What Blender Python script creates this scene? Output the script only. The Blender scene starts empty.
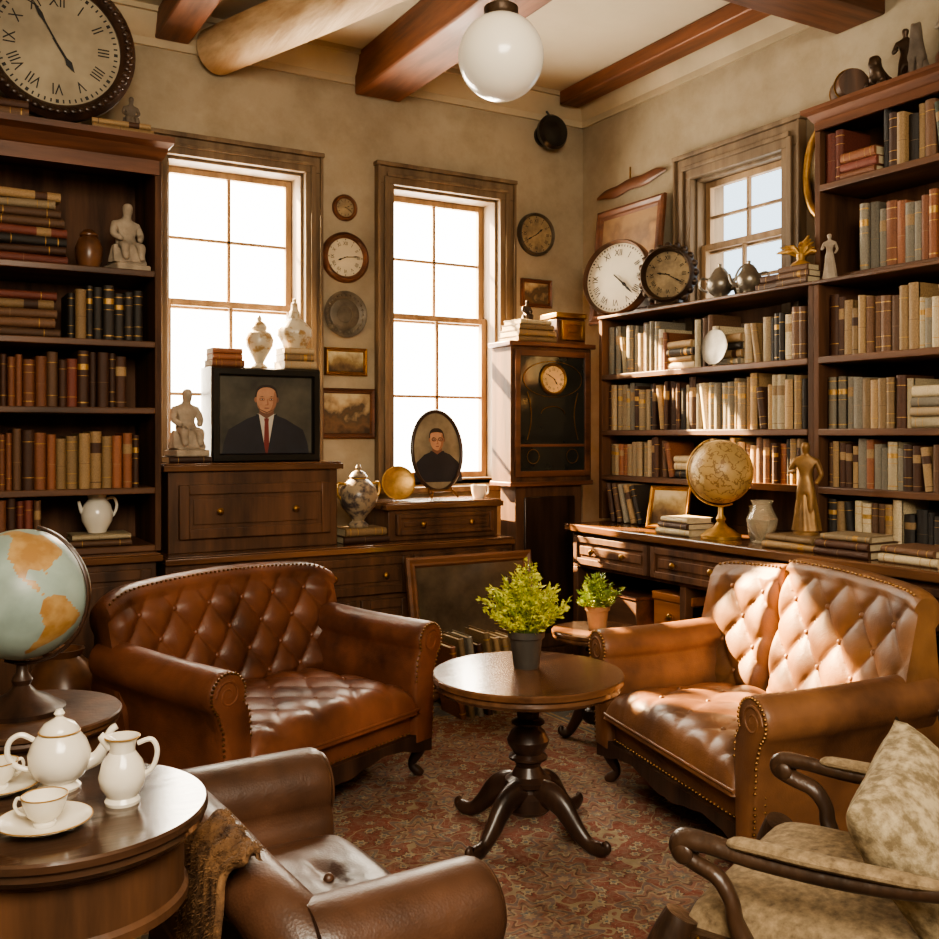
import bpy, bmesh, math, random
from mathutils import Vector, Matrix, Euler
R=random.Random(11)
pi=math.pi
SC=bpy.context.scene
C=SC.collection
K=1.4
def rad(a): return a*pi/180
# ------------------------------------------------------------ materials
def hx(h,k=1.0):
    h=h.lstrip('#'); o=[]
    for i in (0,2,4):
        c=int(h[i:i+2],16)/255
        c=c/12.92 if c<=.04045 else ((c+.055)/1.055)**2.4
        o.append(min(1,c*k))
    return (*o,1)
def mat(name,col,rough=.5,metal=0,var=.25,scale=6,bump=0,bscale=60,stretch=(1,1,1),col2=None,coat=0,rnd=0,detail=4,vor=False,spec=.5,contrast=(.3,.7),trans=0,emit=0,bdist=.01,crease=0):
    m=bpy.data.materials.new(name); m.use_nodes=True
    nt=m.node_tree; b=nt.nodes['Principled BSDF']; N=nt.nodes; L=nt.links
    tc=N.new('ShaderNodeTexCoord'); mp=N.new('ShaderNodeMapping'); mp.inputs['Scale'].default_value=stretch
    L.new(tc.outputs['Object'],mp.inputs[0])
    n=N.new('ShaderNodeTexNoise'); n.inputs['Scale'].default_value=scale; n.inputs['Detail'].default_value=detail; n.inputs['Roughness'].default_value=.6
    L.new(mp.outputs[0],n.inputs['Vector'])
    cr=N.new('ShaderNodeValToRGB'); cr.color_ramp.elements[0].position=contrast[0]; cr.color_ramp.elements[1].position=contrast[1]
    c1=hx(col,1-var); c2=hx(col2) if col2 else hx(col,1+var)
    cr.color_ramp.elements[0].color=c1; cr.color_ramp.elements[1].color=c2
    L.new(n.outputs[0],cr.inputs[0]); out=cr.outputs[0]
    if rnd:
        oi=N.new('ShaderNodeObjectInfo'); hs=N.new('ShaderNodeHueSaturation')
        mr=N.new('ShaderNodeMapRange'); mr.inputs[3].default_value=1-rnd; mr.inputs[4].default_value=1+rnd
        L.new(oi.outputs['Random'],mr.inputs[0]); L.new(mr.outputs[0],hs.inputs['Value']); L.new(out,hs.inputs['Color']); out=hs.outputs[0]
    L.new(out,b.inputs['Base Color'])
    b.inputs['Roughness'].default_value=rough; b.inputs['Metallic'].default_value=metal
    b.inputs['Coat Weight'].default_value=coat; b.inputs['Coat Roughness'].default_value=.15
    b.inputs['Specular IOR Level'].default_value=spec
    if trans: b.inputs['Transmission Weight'].default_value=trans
    if emit:
        L.new(out,b.inputs['Emission Color']); b.inputs['Emission Strength'].default_value=emit
    if bump:
        t=N.new('ShaderNodeTexVoronoi' if vor else 'ShaderNodeTexNoise'); t.inputs['Scale'].default_value=bscale
        L.new(mp.outputs[0],t.inputs['Vector'])
        bp=N.new('ShaderNodeBump'); bp.inputs['Strength'].default_value=bump; bp.inputs['Distance'].default_value=bdist
        L.new(t.outputs[0],bp.inputs['Height'])
        if crease:
            t2=N.new('ShaderNodeTexNoise'); t2.inputs['Scale'].default_value=14; t2.inputs['Detail'].default_value=3; t2.inputs['Distortion'].default_value=1.2; L.new(mp.outputs[0],t2.inputs['Vector'])
            b2=N.new('ShaderNodeBump'); b2.inputs['Strength'].default_value=crease; b2.inputs['Distance'].default_value=.02; L.new(t2.outputs[0],b2.inputs['Height']); L.new(b2.outputs[0],bp.inputs['Normal'])
            mr2=N.new('ShaderNodeMapRange'); mr2.inputs[3].default_value=rough-.1; mr2.inputs[4].default_value=rough+.14; L.new(n.outputs[0],mr2.inputs[0]); L.new(mr2.outputs[0],b.inputs['Roughness'])
        L.new(bp.outputs[0],b.inputs['Normal'])
    return m
def wood(name,c1,c2,axis='z',rough=.45,coat=.1,sc=14,bump=.12,spec=.4):
    st={'x':(.12,1,1),'y':(1,.12,1),'z':(1,1,.12)}[axis]
    return mat(name,c1,rough,0,.35,sc,bump,sc*4,st,c2,coat,detail=7,spec=spec)
W_dark=wood('wood_dark','#3b281b','#6a4932','z')
W_darkx=wood('wood_dark_horizontal','#382619','#62452f','x')
W_mah=wood('wood_mahogany','#4b2e1e','#7e5138','x')
W_mahy=wood('wood_mahogany_beam','#58331f','#8b5638','y',.55)
W_mahx=wood('wood_mahogany_crossbeam','#4b2d1c','#7b4b30','x',.55)
W_case=wood('wood_bookcase','#402b1f','#6e4c35','z',.65,0,spec=.25)
W_casex=wood('wood_bookcase_shelf','#442e20','#775238','x',.5)
W_black=wood('wood_blackened','#211712','#483226','z',.36,.2)
W_carve=mat('wood_carved_frame','#281b13',.4,0,.4,12,.3,70,(1,1,.3),col2='#533b2a',coat=.15,detail=7)
W_trim=wood('wood_window_trim','#574635','#857057','z',.6,0)
W_sash=wood('wood_sash','#8a6e50','#b0926f','z',.6,0)
W_top=wood('wood_polished_top','#462e20','#7e583c','x',.22,.4)
W_log=mat('wood_log','#b08b60',.7,0,.18,16,.5,60,(1,.08,1),'#dcc09a',detail=7,bdist=.012)
def leather(n,a,b,r=.40,c=.12): return mat(n,a,r,0,.42,4,.1,260,col2=b,vor=True,spec=.5,crease=c,bdist=.004)
LEA=leather('leather_brown','#522f20','#875339',.38)
LEA2=leather('leather_tan_brown','#583a2a','#926544')
LEA2L=leather('leather_sunlit_tan','#65422b','#996b42',.52)  # lighter copy of the tan-brown leather, backrest sunlight put into its colour
LEA3=leather('leather_dark_club','#402a1f','#6a4834',.38,.10)
BRASS=mat('aged_brass','#8f6a34',.4,.85,.3,20)
NAIL=mat('bronze_nailheads','#6d4d2a',.4,.8,.3,20)
GOLD=mat('gilt','#b89050',.4,.6,.35,25,.2,60)
SILV=mat('tarnished_silver','#8d8578',.35,.75,.3,18)
PORC=mat('porcelain','#e2dbcc',.18,0,.06,5,coat=.4)
PORCG=mat('porcelain_gold_pattern','#ddd2ba',.28,0,.2,28,col2='#9d7f52',contrast=(.5,.62))
CERB=mat('ceramic_brown_glaze','#4a2f20',.3,0,.4,7,col2='#865c3e')
CERP=mat('ceramic_painted_urn','#b9a68a',.3,0,.3,30,col2='#4a4244',contrast=(.45,.6))
STONE=mat('carved_stone','#a09280',.85,0,.35,14,.5,50)
STOND=mat('dark_carved_stone','#64584c',.75,0,.35,14,.5,50)
BRONZE=mat('dark_bronze','#463526',.45,.5,.4,18,.3,50)
GLASSG=mat('pale_glass','#e6dcc4',.06,0,.05,5,trans=.75)
MGLASS=mat('dark_glazing','#2b2c28',.12,0,.4,3,coat=.4)
BLACK=mat('black_lacquer','#171411',.3,0,.3,8,coat=.25)
DIAL=mat('aged_dial','#c9bda2',.5,0,.12,6)
DIALD=mat('dark_dial','#7d6d55',.5,0,.35,14,col2='#ad9670')
INK=mat('black_ink','#120e0b',.5,0,.1)
PLATE=mat('pewter_plate','#5c554a',.5,.4,.4,16,.4,30)
OPAL=mat('opal_glass','#efe6d2',.2,0,.03,3,coat=.4,emit=.12)
PAGES=mat('book_pages','#c0b090',.8,0,.15,6,.3,60)
CEIL=mat('plaster_ceiling','#bdb099',.9,0,.1,1.3,.1,20,col2='#c9bda5',detail=6)
CREAM=mat('cream_moulding','#b3a489',.75,0,.14,3)
FOL=mat('leaf_yellow_green','#94a832',.5,0,.3,30,col2='#dcd85a',contrast=(.3,.6))
FOL2=mat('leaf_green','#6d8c38',.5,0,.3,30,col2='#b0bd62')
SOIL=mat('potting_soil','#2a1c12',.9,0,.3,40,.5,80)
POTD=mat('pot_dark_clay','#45403a',.6,0,.3,10,.2,50)
POTT=mat('pot_terracotta','#a07a58',.7,0,.25,10,.2,50)
TAP=mat('tapestry_beige','#6c5a43',.95,0,.25,70,.35,320,col2='#9c8768',detail=8,bdist=.004)
TAPP=mat('tapestry_cushion','#7f6f54',.95,0,.2,48,.35,320,col2='#b3a384',detail=9,contrast=(.4,.62),bdist=.004)
FUR=mat('brown_wool_throw','#4e3524',.95,0,.4,30,.5,120,col2='#85623f',detail=8)
def plaster():
    m=mat('plaster_wall','#9a8c76',.9,0,.08,1.0,.2,22,col2='#b0a38b',detail=8,contrast=(.35,.65),bdist=.012); nt=m.node_tree;N=nt.nodes;L=nt.links;b=N['Principled BSDF']
    src=b.inputs['Base Color'].links[0].from_socket
    tc=N.new('ShaderNodeTexCoord'); n=N.new('ShaderNodeTexNoise'); n.inputs['Scale'].default_value=4.5; n.inputs['Detail'].default_value=9; n.inputs['Roughness'].default_value=.7; L.new(tc.outputs['Object'],n.inputs['Vector'])
    cr=N.new('ShaderNodeValToRGB'); cr.color_ramp.elements[0].position=.34; cr.color_ramp.elements[1].position=.6; cr.color_ramp.elements[0].color=hx('#b5a990'); cr.color_ramp.elements[1].color=(1,1,1,1); L.new(n.outputs[0],cr.inputs[0])
    mx=N.new('ShaderNodeMix'); mx.data_type='RGBA'; mx.blend_type='MULTIPLY'; mx.inputs[0].default_value=.42; L.new(src,mx.inputs[6]); L.new(cr.outputs[0],mx.inputs[7]); L.new(mx.outputs[2],b.inputs['Base Color']); return m
PLAS=plaster()
def bookmat(n,c): return mat('book_cover_'+n,c,.6,0,.38,30,.2,90,rnd=.34,detail=8)
BC={'dark brown':'#452c1e','red':'#6c382b','tan':'#917652','green':'#434a3b','orange brown':'#855336','black':'#2d2824','cream':'#b3a384','navy':'#3c434c','grey':'#756e60','beige':'#9c886a','brown':'#634732'}
BM={k:bookmat(k.replace(' ','_'),v) for k,v in BC.items()}
# ------------------------------------------------------------ geometry accumulator
class G:
    def __init__(s): s.v=[];s.f=[];s.m=[];s.cm=0;s.T=Matrix()
    def mi(s,i): s.cm=i; return s
    def add(s,vs,fs):
        o=len(s.v); s.v+=[tuple(s.T@Vector(p)) for p in vs]; s.f+=[tuple(i+o for i in f) for f in fs]; s.m+=[s.cm]*len(fs); return s
    def box(s,x0,x1,y0,y1,z0,z1):
        return s.add([(x0,y0,z0),(x1,y0,z0),(x1,y1,z0),(x0,y1,z0),(x0,y0,z1),(x1,y0,z1),(x1,y1,z1),(x0,y1,z1)],
          [(0,3,2,1),(4,5,6,7),(0,1,5,4),(1,2,6,5),(2,3,7,6),(3,0,4,7)])
    def loft(s,rings,caps=True,closed=True):
        n=len(rings[0]); vs=[p for r in rings for p in r]; fs=[]
        for i in range(len(rings)-1):
            for j in range(n if closed else n-1):
                k=(j+1)%n; fs.append((i*n+j,i*n+k,(i+1)*n+k,(i+1)*n+j))
        if caps: fs.append(tuple(range(n))[::-1]); fs.append(tuple((len(rings)-1)*n+j for j in range(n)))
        return s.add(vs,fs)
    def lathe(s,prof,n=28,c=(0,0,0),flute=0,fn=0):
        rs=[]
        for r,z in prof:
            r=max(r,.0004); rs.append([(c[0]+r*(1+flute*math.cos(fn*2*pi*j/n))*math.cos(2*pi*j/n),c[1]+r*(1+flute*math.cos(fn*2*pi*j/n))*math.sin(2*pi*j/n),c[2]+z) for j in range(n)])
        return s.loft(rs)
    def tube(s,path,r,n=10,sq=1):
        P=[Vector(p) for p in path]; rs=[]; up=None
        for i,p in enumerate(P):
            t=(P[min(i+1,len(P)-1)]-P[max(i-1,0)]).normalized()
            if up is None:
                a=Vector((0,0,1)) if abs(t.z)<.9 else Vector((1,0,0)); up=(a-t*a.dot(t)).normalized()
            else: up=(up-t*up.dot(t)).normalized()
            b=t.cross(up); ri=r[i] if isinstance(r,(list,tuple)) else r
            rs.append([tuple(p+up*(ri*math.cos(2*pi*j/n))+b*(ri*sq*math.sin(2*pi*j/n))) for j in range(n)])
        return s.loft(rs)
    def ball(s,c,r,n=12,m=8):
        if not isinstance(r,(list,tuple)): r=(r,r,r)
        rs=[]
        for i in range(m+1):
            a=-pi/2+pi*i/m; cr=max(math.cos(a),.001)
            rs.append([(c[0]+r[0]*cr*math.cos(2*pi*j/n),c[1]+r[1]*cr*math.sin(2*pi*j/n),c[2]+r[2]*math.sin(a)) for j in range(n)])
        return s.loft(rs)
    def poly(s,pts,y=0): return s.add([(p[0],y,p[1]) for p in pts],[tuple(range(len(pts)))])
    def ell(s,cx,cz,a,b,y=0,n=28): return s.poly([(cx+a*math.cos(2*pi*i/n),cz+b*math.sin(2*pi*i/n)) for i in range(n)],y)
    def make(s,name,mats,parent=None,loc=(0,0,0),rot=(0,0,0),bevel=0,ang=38,smooth=True,recalc=True,segs=2):
        me=bpy.data.meshes.new(name); me.from_pydata(s.v,[],s.f)
        if not isinstance(mats,(list,tuple)): mats=[mats]
        for m in mats: me.materials.append(m)
        me.polygons.foreach_set('material_index',s.m)
        if recalc:
            bm=bmesh.new(); bm.from_mesh(me); bmesh.ops.recalc_face_normals(bm,faces=bm.faces); bm.to_mesh(me); bm.free()
        if smooth:
            me.polygons.foreach_set('use_smooth',[True]*len(me.polygons)); me.set_sharp_from_angle(angle=rad(ang))
        me.update()
        o=bpy.data.objects.new(name,me); C.objects.link(o); o.location=loc; o.rotation_euler=rot
        if parent: o.parent=parent
        if bevel:
            b=o.modifiers.new('bevel','BEVEL'); b.width=bevel; b.segments=segs; b.limit_method='ANGLE'; b.angle_limit=rad(40)
        return o
def spline(pts,n):
    P=[Vector(p) for p in pts]; out=[]
    for i in range(len(P)-1):
        p0=P[max(i-1,0)];p1=P[i];p2=P[i+1];p3=P[min(i+2,len(P)-1)]
        for k in range(n):
            t=k/n; out.append(.5*((2*p1)+(p2-p0)*t+(2*p0-5*p1+4*p2-p3)*t*t+(3*p1-p0-3*p2+p3)*t**3))
    out.append(P[-1]); return out
def stube(g,pts,r,n=12,sub=5,sq=1):
    P=spline(pts,sub); rr=[]
    for i in range(len(pts)-1):
        for k in range(sub): t=k/sub; rr.append(r[i]*(1-t)+r[i+1]*t)
    rr.append(r[-1]); return g.tube([tuple(p) for p in P],rr,n,sq)
def tag(o,label,cat,group=None):
    o['label']=label; o['category']=cat
    if group: o['group']=group
    return o
def struct(o,label=None):
    o['kind']='structure'
    if label: o['label']=label
    return o
def empty(name,label,cat,loc,rz=0,group=None,rx=0,ry=0):
    e=bpy.data.objects.new(name,None); e.empty_display_size=.05; C.objects.link(e); e.location=loc; e.rotation_euler=(rx,ry,rz)
    return tag(e,label,cat,group)
def skin_obj(name,P,E,rr,m,parent=None,loc=(0,0,0),rot=(0,0,0),sub=2,scale=1):
    bm=bmesh.new(); lay=bm.verts.layers.skin.verify(); vs=[]
    for i,p in enumerate(P):
        v=bm.verts.new(Vector(p)*scale); q=rr[i]; q=q if isinstance(q,(list,tuple)) else (q,q)
        v[lay].radius=(q[0]*scale,q[1]*scale); v[lay].use_root=(i==0); vs.append(v)
    for a,b in E: bm.edges.new((vs[a],vs[b]))
    me=bpy.data.meshes.new(name); bm.to_mesh(me); bm.free(); me.materials.append(m)
    o=bpy.data.objects.new(name,me); C.objects.link(o); o.location=loc; o.rotation_euler=rot
    if parent: o.parent=parent
    md=o.modifiers.new('skin','SKIN'); md.use_smooth_shade=True
    s=o.modifiers.new('sub','SUBSURF'); s.levels=sub; s.render_levels=sub
    return o
# ------------------------------------------------------------ ROOM
H=2.6; YB=3.85; XR=2.853; XL=-.6; YF=-.6
fl=mat('floor_planks','#2e1d10',.5,0,.4,6,.2,40,(1,.15,1),col2='#4e3322',coat=.05)
o=G().box(XL-.15,XR+.15,YF-.15,YB+.15,-.1,0).make('floor',fl); struct(o,'dark wooden plank floor')
o=G().box(XL-.15,XR+.15,YF-.15,YB+.15,H,H+.1).make('ceiling',CEIL); struct(o,'cream plaster ceiling')
W1=(.885,1.437,.78,2.07); W2=(1.835,2.368,.80,2.07); W3=(2.59,3.075,1.45,2.055)
g=G()
xs=[XL-.15,W1[0],W1[1],W2[0],W2[1],XR+.15]
g.box(xs[0],xs[1],YB,YB+.15,0,H); g.box(xs[2],xs[3],YB,YB+.15,0,H); g.box(xs[4],xs[5],YB,YB+.15,0,H)
for w in (W1,W2): g.box(w[0],w[1],YB,YB+.15,0,w[2]); g.box(w[0],w[1],YB,YB+.15,w[3],H)
struct(g.make('wall_back',PLAS,smooth=False),'aged beige plaster wall with two sash windows')
g=G(); g.box(XR,XR+.15,YF-.15,W3[0],0,H); g.box(XR,XR+.15,W3[1],YB,0,H); g.box(XR,XR+.15,W3[0],W3[1],0,W3[2]); g.box(XR,XR+.15,W3[0],W3[1],W3[3],H)
struct(g.make('wall_right',PLAS,smooth=False),'aged beige plaster wall with a small window')
struct(G().box(XL-.15,XL,YF,YB,0,H).make('wall_left',PLAS))
struct(G().box(XL-.15,XR+.15,YF-.15,YF,0,H).make('wall_front',PLAS))
P=[(0,0),(0,-.13),(.012,-.13),(.012,-.10),(.03,-.085),(.055,-.04),(.06,-.02),(.075,-.02),(.075,0)]
g=G(); g.loft([[(x,YB-a,H+b) for a,b in P] for x in (XL,XR)]); struct(g.make('trim_1',CREAM),'cream crown moulding')
g=G(); g.loft([[(XR-a,y,H+b) for a,b in P] for y in (YF,YB)]); struct(g.make('trim_2',CREAM),'cream crown moulding')
g=G().box(XR-.19,XR-.085,YF,YB-.075,H-.065,H-.002); struct(g.make('trim_3',W_mahy,bevel=.006),'mahogany ceiling beam along the wall')
struct(G().box(XL,XR,YB-.015,YB,0,.1).make('baseboard_back',W_darkx)); struct(G().box(XR-.015,XR,YF,YB-.015,0,.1).make('baseboard_right',W_darkx))
def beam(n,x0,x1,y0,y1,z0,z1,m):
    return struct(G().box(x0,x1,y0,y1,z0,z1).make('trim_%d'%n,m,bevel=.008),'mahogany ceiling beam')
beam(4,1.66,1.87,YF,YB-.01,2.43,2.599,W_mahy)
beam(5,.84,.97,YF,YB-.01,2.5,2.599,W_mahy)
beam(6,1.92,XR-.005,2.16,2.36,2.40,2.598,W_mahx)
pts=[];rr=[]
a=Vector((1.07,3.82,2.488)); b=Vector((1.56,2.42,2.488))
for i in range(61):
    t=i/60; pts.append(tuple(a.lerp(b,t)+Vector((.004*math.sin(t*7),0,.003*math.sin(t*9))))); rr.append(.086+.004*math.sin(t*5+1))
g=G().tube(pts,rr,28); struct(g.make('trim_7',W_log),'pale round log under the ceiling')
# window units
def window(n,loc,rz,w,z0,z1,mid,tw,ys=(.075,.105)):
    g=G(); h=w/2
    g.box(-h-tw,-h,-.03,0,z0-.03,z1); g.box(h,h+tw,-.03,0,z0-.03,z1); g.box(-h-tw,h+tw,-.03,0,z1,z1+tw)
    g.box(-h-tw-.012,h+tw+.012,-.042,0,z1+tw,z1+tw+.018)
    for sx in (-1,1):
        a0=sx*(h+tw*.5); g.box(a0-.012,a0+.012,-.04,-.03,z0,z1+tw*.4)
        g.box(sx*(h+tw)-.006,sx*(h+tw)+.006,-.042,-.0,z0,z1+tw)
    g.box(-h-tw*.5,h+tw*.5,-.04,-.03,z1+tw*.4,z1+tw*.62)
    g.box(-h-tw-.02,h+tw+.02,-.07,.0,z0-.05,z0-.025)
    g.box(-h,h,.0,.15,z0-.02,z0+.008); g.box(-h,-h+.012,0,.15,z0,z1); g.box(h-.012,h,0,.15,z0,z1); g.box(-h,h,0,.15,z1-.012,z1)
    o=g.make('window_%d'%n,W_trim,loc=loc,rot=(0,0,rz),bevel=.003); struct(o,'brown wooden window casing with sash panes')
    for (a,b,y) in ((z0+.008,mid+.02,ys[0]),(mid-.015,z1-.012,ys[1])):
        g=G(); st=.026; x0=-h+.012; x1=h-.012
        g.box(x0,x0+st,y,y+.025,a,b); g.box(x1-st,x1,y,y+.025,a,b); g.box(x0+st,x1-st,y,y+.025,a,a+st); g.box(x0+st,x1-st,y,y+.025,b-st,b)
        g.box(-.007,.007,y+.004,y+.02,a+st,b-st); zm=(a+b)/2; g.box(x0+st,x1-st,y+.004,y+.02,zm-.006,zm+.006)
        g.make('sash',W_sash,parent=o,bevel=.002)
    return o
window(1,((W1[0]+W1[1])/2,YB,0),0,W1[1]-W1[0],W1[2],W1[3],1.515,.066)
window(2,((W2[0]+W2[1])/2,YB,0),0,W2[1]-W2[0],W2[2],W2[3],1.515,.074)
window(3,(XR,(W3[0]+W3[1])/2,0),-pi/2,W3[1]-W3[0],W3[2],W3[3],1.76,.088,(.02,.045))
# ------------------------------------------------------------ books
BMESH={}
def bookmesh(c,v):
    if (c,v) in BMESH: return BMESH[(c,v)]
    g=G(); g.box(-.5,-.43,0,1,0,1); g.box(.43,.5,0,1,0,1)
    def arc(z,k=1.0): return [(.5*k*math.cos(pi+pi*i/6),-.07*k*math.sin(pi*i/6)+.0,z) for i in range(7)]+[(.5*k,.04,z),(-.5*k,.04,z)]
    g.loft([arc(0),arc(1)])
    g.mi(1).box(-.43,.43,.04,.96,.015,.975)
    g.mi(2)
    bands=[[(.1,.115),(.28,.29),(.72,.73),(.88,.895)],[(.2,.212),(.8,.812)],[(.62,.80),(.1,.112)],[(.45,.455)],[(.07,.09),(.55,.56),(.66,.76),(.91,.93)]][v]
    for a,b in bands: g.loft([arc(a,1.03),arc(b,1.03)])
    o=g.make('tmp',[BM[c],PAGES,GOLD if v in (0,1,4) else BM['tan' if c!='tan' else 'dark brown']]); me=o.data; me.name='book_'+c.replace(' ','_'); bpy.data.objects.remove(o)
    BMESH[(c,v)]=me; return me
def book(p,t,d,h,rot,c,group,where,flat=False):
    o=bpy.data.objects.new('book',bookmesh(c,R.choice((0,1,1,2,3,3,4)))); C.objects.link(o); o.location=p; o.rotation_euler=rot; o.scale=(t,d,h)
    pose='' if where.startswith('leaning') else ('lying flat ' if flat else 'standing ')
    tag(o,'%s clothbound book %s%s'%(c,pose,where),'book',group); return o
PAL_L=['dark brown','red','orange brown','tan','green','black','brown','orange brown','dark brown','brown','brown']
PAL_R=['beige','cream','tan','brown','grey','tan','dark brown','cream','tan','beige','brown','grey','orange brown','black']
def row(o,dv,L,z,hmin,hmax,rz,dep,pal,group,where,tmin=.022,tmax=.044,stacks=.06):
    pos=0; dv=Vector((dv[0],dv[1],0)); o=Vector((o[0],o[1],0)); nv=Vector((-dv.y,dv.x,0))
    run=R.choice(pal); hh=R.uniform(hmin,hmax); cnt=0; tt=.03
    while pos<L-.04:
        if R.random()<stacks and L-pos>.2:
            n=R.randint(3,5); zz=z; le=R.uniform(.12,.15)
            for i in range(n):
                t=R.uniform(.022,.034)
                if zz+t>z+hmax: break
                l2=le-R.uniform(0,.02)
                p=o+dv*(pos+.002)+nv*(R.uniform(0,.012)); book((p.x,p.y,zz+t/2),t,dep*.85,l2,(0,pi/2,rz),R.choice(pal),group,where,True); zz+=t+.0005
            pos+=le+.006; continue
        t=R.uniform(tmin,tmax)
        if cnt<=0: run=R.choice(pal); hh=R.uniform(hmin,hmax); cnt=R.choice((1,1,1,2,2,4)); tt=t
        cnt-=1; t=tt if cnt>0 and R.random()<.7 else t
        h=min(hmax,hh+R.uniform(-.009,.009)); d=dep*R.uniform(.85,1)
        if pos+t>L: break
        p=o+dv*(pos+t/2)+nv*(R.uniform(.0,.02)); book((p.x,p.y,z),t-.0012,d,h,(0,0,rz),run,group,where)
        pos+=t
        if R.random()<.08 and L-pos>.16:
            an=rad(R.uniform(6,14)); t=R.uniform(.02,.03); h=R.uniform(hmin,hmax)*.95; p=o+dv*(pos+h*math.sin(an)+t/2+.002)+nv*.006
            book((p.x,p.y,z+t/2*math.sin(an)),t,d,h,(0,-an,rz),R.choice(pal),group,'leaning '+where); pos+=h*math.sin(an)+t+.006
def stack(x,y,z,sizes,rz,pal,where,group='stacked books',jit=6):
    for (l,d,t) in sizes:
        a=rz+rad(R.uniform(-jit,jit)); v=Vector((math.cos(a),math.sin(a)))*(-l/2)+Vector((-math.sin(a),math.cos(a)))*(-d/2)
        book((x+v.x,y+v.y,z+t/2),t,d,l,(0,pi/2,a),R.choice(pal),group,where,True); z+=t+.0004
    return z
# ------------------------------------------------------------ case furniture
def knob(parent,p,m=BRASS):
    g=G(); g.T=Matrix.Translation(p)@Matrix.Rotation(pi/2,4,'X'); g.lathe([(.004,0),(.004,.008),(.011,.012),(.012,.018),(.007,.023),(0,.024)],14); return g.make('knob',m,parent)
def front(name,parent,x0,x1,z0,z1,y,m,knobs=(),panel=True):
    g=G(); f=min(.035,(z1-z0)*.22,(x1-x0)*.2)
    g.box(x0,x1,y-.012,y+.002,z0,z1)
    if panel:
        g.box(x0,x0+f,y-.02,y-.012,z0,z1); g.box(x1-f,x1,y-.02,y-.012,z0,z1); g.box(x0+f,x1-f,y-.02,y-.012,z0,z0+f); g.box(x0+f,x1-f,y-.02,y-.012,z1-f,z1)
        g.box(x0+f+.014,x1-f-.014,y-.017,y-.012,z0+f+.014,z1-f-.014)
    o=g.make(name,m,parent,bevel=.003)
    for k in knobs: knob(o,(k[0],y-(.017 if panel else .012),k[1]))
    return o
def bookcase(name,label,loc,rz,w,d,z0,z1,shelves,cornice=1,m=W_case,t=.022):
    e=empty(name,label,'bookcase',(loc[0],loc[1],z0),rz); h=z1-z0
    for sx in (-1,1):
        xx=sx*(w/2-t/2); G().box(xx-t/2,xx+t/2,0,d,0,h).make('side_panel',m,e,bevel=.002)
    G().box(-w/2+t,w/2-t,d-.012,d,0,h).make('back_panel',m,e)
    for s in shelves: G().box(-w/2+t,w/2-t,-.003,d-.012,s-z0-t,s-z0).make('shelf',W_casex,e,bevel=.003)
    g=G().box(-w/2,w/2,-.008,d,h,h+.012)
    if cornice:
        P=[(0,0),(0,-.005),(.015,.01),(.03,.035),(.055,.05),(.055,.07)]
        sd=min(cornice,.6); g=G(); L=[]
        for a,b in P:
            b=b*cornice if b>0 else b; L.append([(-w/2-a*sd,-a*cornice,h+b),(w/2+a*sd,-a*cornice,h+b),(w/2+a*sd,d,h+b),(-w/2-a*sd,d,h+b)])
        g.loft(L); g.box(-w/2+.01,w/2-.01,-.012,-.0,h-.055*cornice,h-.006)
        g.make('cornice',W_mah,e,ang=20)
    else: g.make('top_board',W_casex,e,bevel=.003)
    return e
def cupboard(name,label,cat,loc,rz,w,d,h,layout,top=True,m=W_dark,over=.018):
    e=empty(name,label,cat,loc,rz)
    th=.028 if top else 0
    g=G().box(-w/2,w/2,0,d,.05 if h>.4 else 0,h-th)
    if h>.4: g.box(-w/2+.01,w/2-.01,.02,d,0,.05)
    g.make('body',m,e,bevel=.003)
    if top: G().box(-w/2-over,w/2+over,-.02,d,h-th,h-.006).box(-w/2-over+.006,w/2+over-.006,-.014,d,h-.006,h).make('top_board',W_top,e,bevel=.003)
    for x0,x1,z0,z1,k in layout:
        xm=(x0+x1)/2; zm=(z0+z1)/2
        if k=='drawer': ks=[(xm,zm)] if x1-x0<.4 else [(x0+(x1-x0)*.25,zm),(x0+(x1-x0)*.75,zm)]
        else: ks=[((x1-.03) if k=='doorl' else (x0+.03),zm+.05)]
        front('drawer' if k=='drawer' else 'door',e,x0,x1,z0,z1,0,m,ks)
    return e
bookcase('bookcase','tall dark wooden bookcase with moulded cornice filled with books',(.245,3.5,0),0,1.09,.34,.60,1.95,[.622,.82,1.094,1.322,1.565])
cupboard('base_cupboard','low dark wooden cupboard under the tall bookcase','cabinet',(.22,3.44,0),0,1.08,.40,.60,[(-.52,-.18,.08,.55,'doorl'),(-.16,.18,.08,.55,'doorl'),(.2,.52,.08,.55,'doorr')])
G1='books in the tall bookcase'; wL='on dark bookcase shelf'
row((.18,3.525),(1,0),.25,.622,.15,.175,0,.16,PAL_L,G1,wL,stacks=0,tmax=.038)
stack(.60,3.60,.622,[(.2,.14,.022),(.19,.13,.018)],0,['cream','tan','brown'],'under a white pitcher')
row((.19,3.525),(1,0),.56,.82,.17,.21,0,.16,['red','orange brown','brown','dark brown','red','tan','black','orange brown'],G1,wL,.02,.038)
row((.19,3.525),(1,0),.53,1.094,.15,.19,0,.16,PAL_L,G1,wL,.02,.038,stacks=.0)
z=stack(.33,3.61,1.322,[(.26,.16,.03),(.25,.16,.032),(.26,.15,.03),(.24,.15,.03),(.25,.15,.028)],0,['dark brown','tan','red','brown'],wL)
row((.49,3.525),(1,0),.26,1.322,.155,.185,0,.16,['dark brown','black','orange brown','green','tan','brown'],G1,wL,.02,.038,stacks=0)
stack(.36,3.61,1.565,[(.25,.16,.03),(.26,.16,.028),(.24,.16,.032),(.25,.15,.03),(.24,.16,.03),(.22,.15,.03),(.2,.14,.028),(.21,.14,.03)],0,['dark brown','tan','red','black','brown','beige'],wL)
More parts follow.
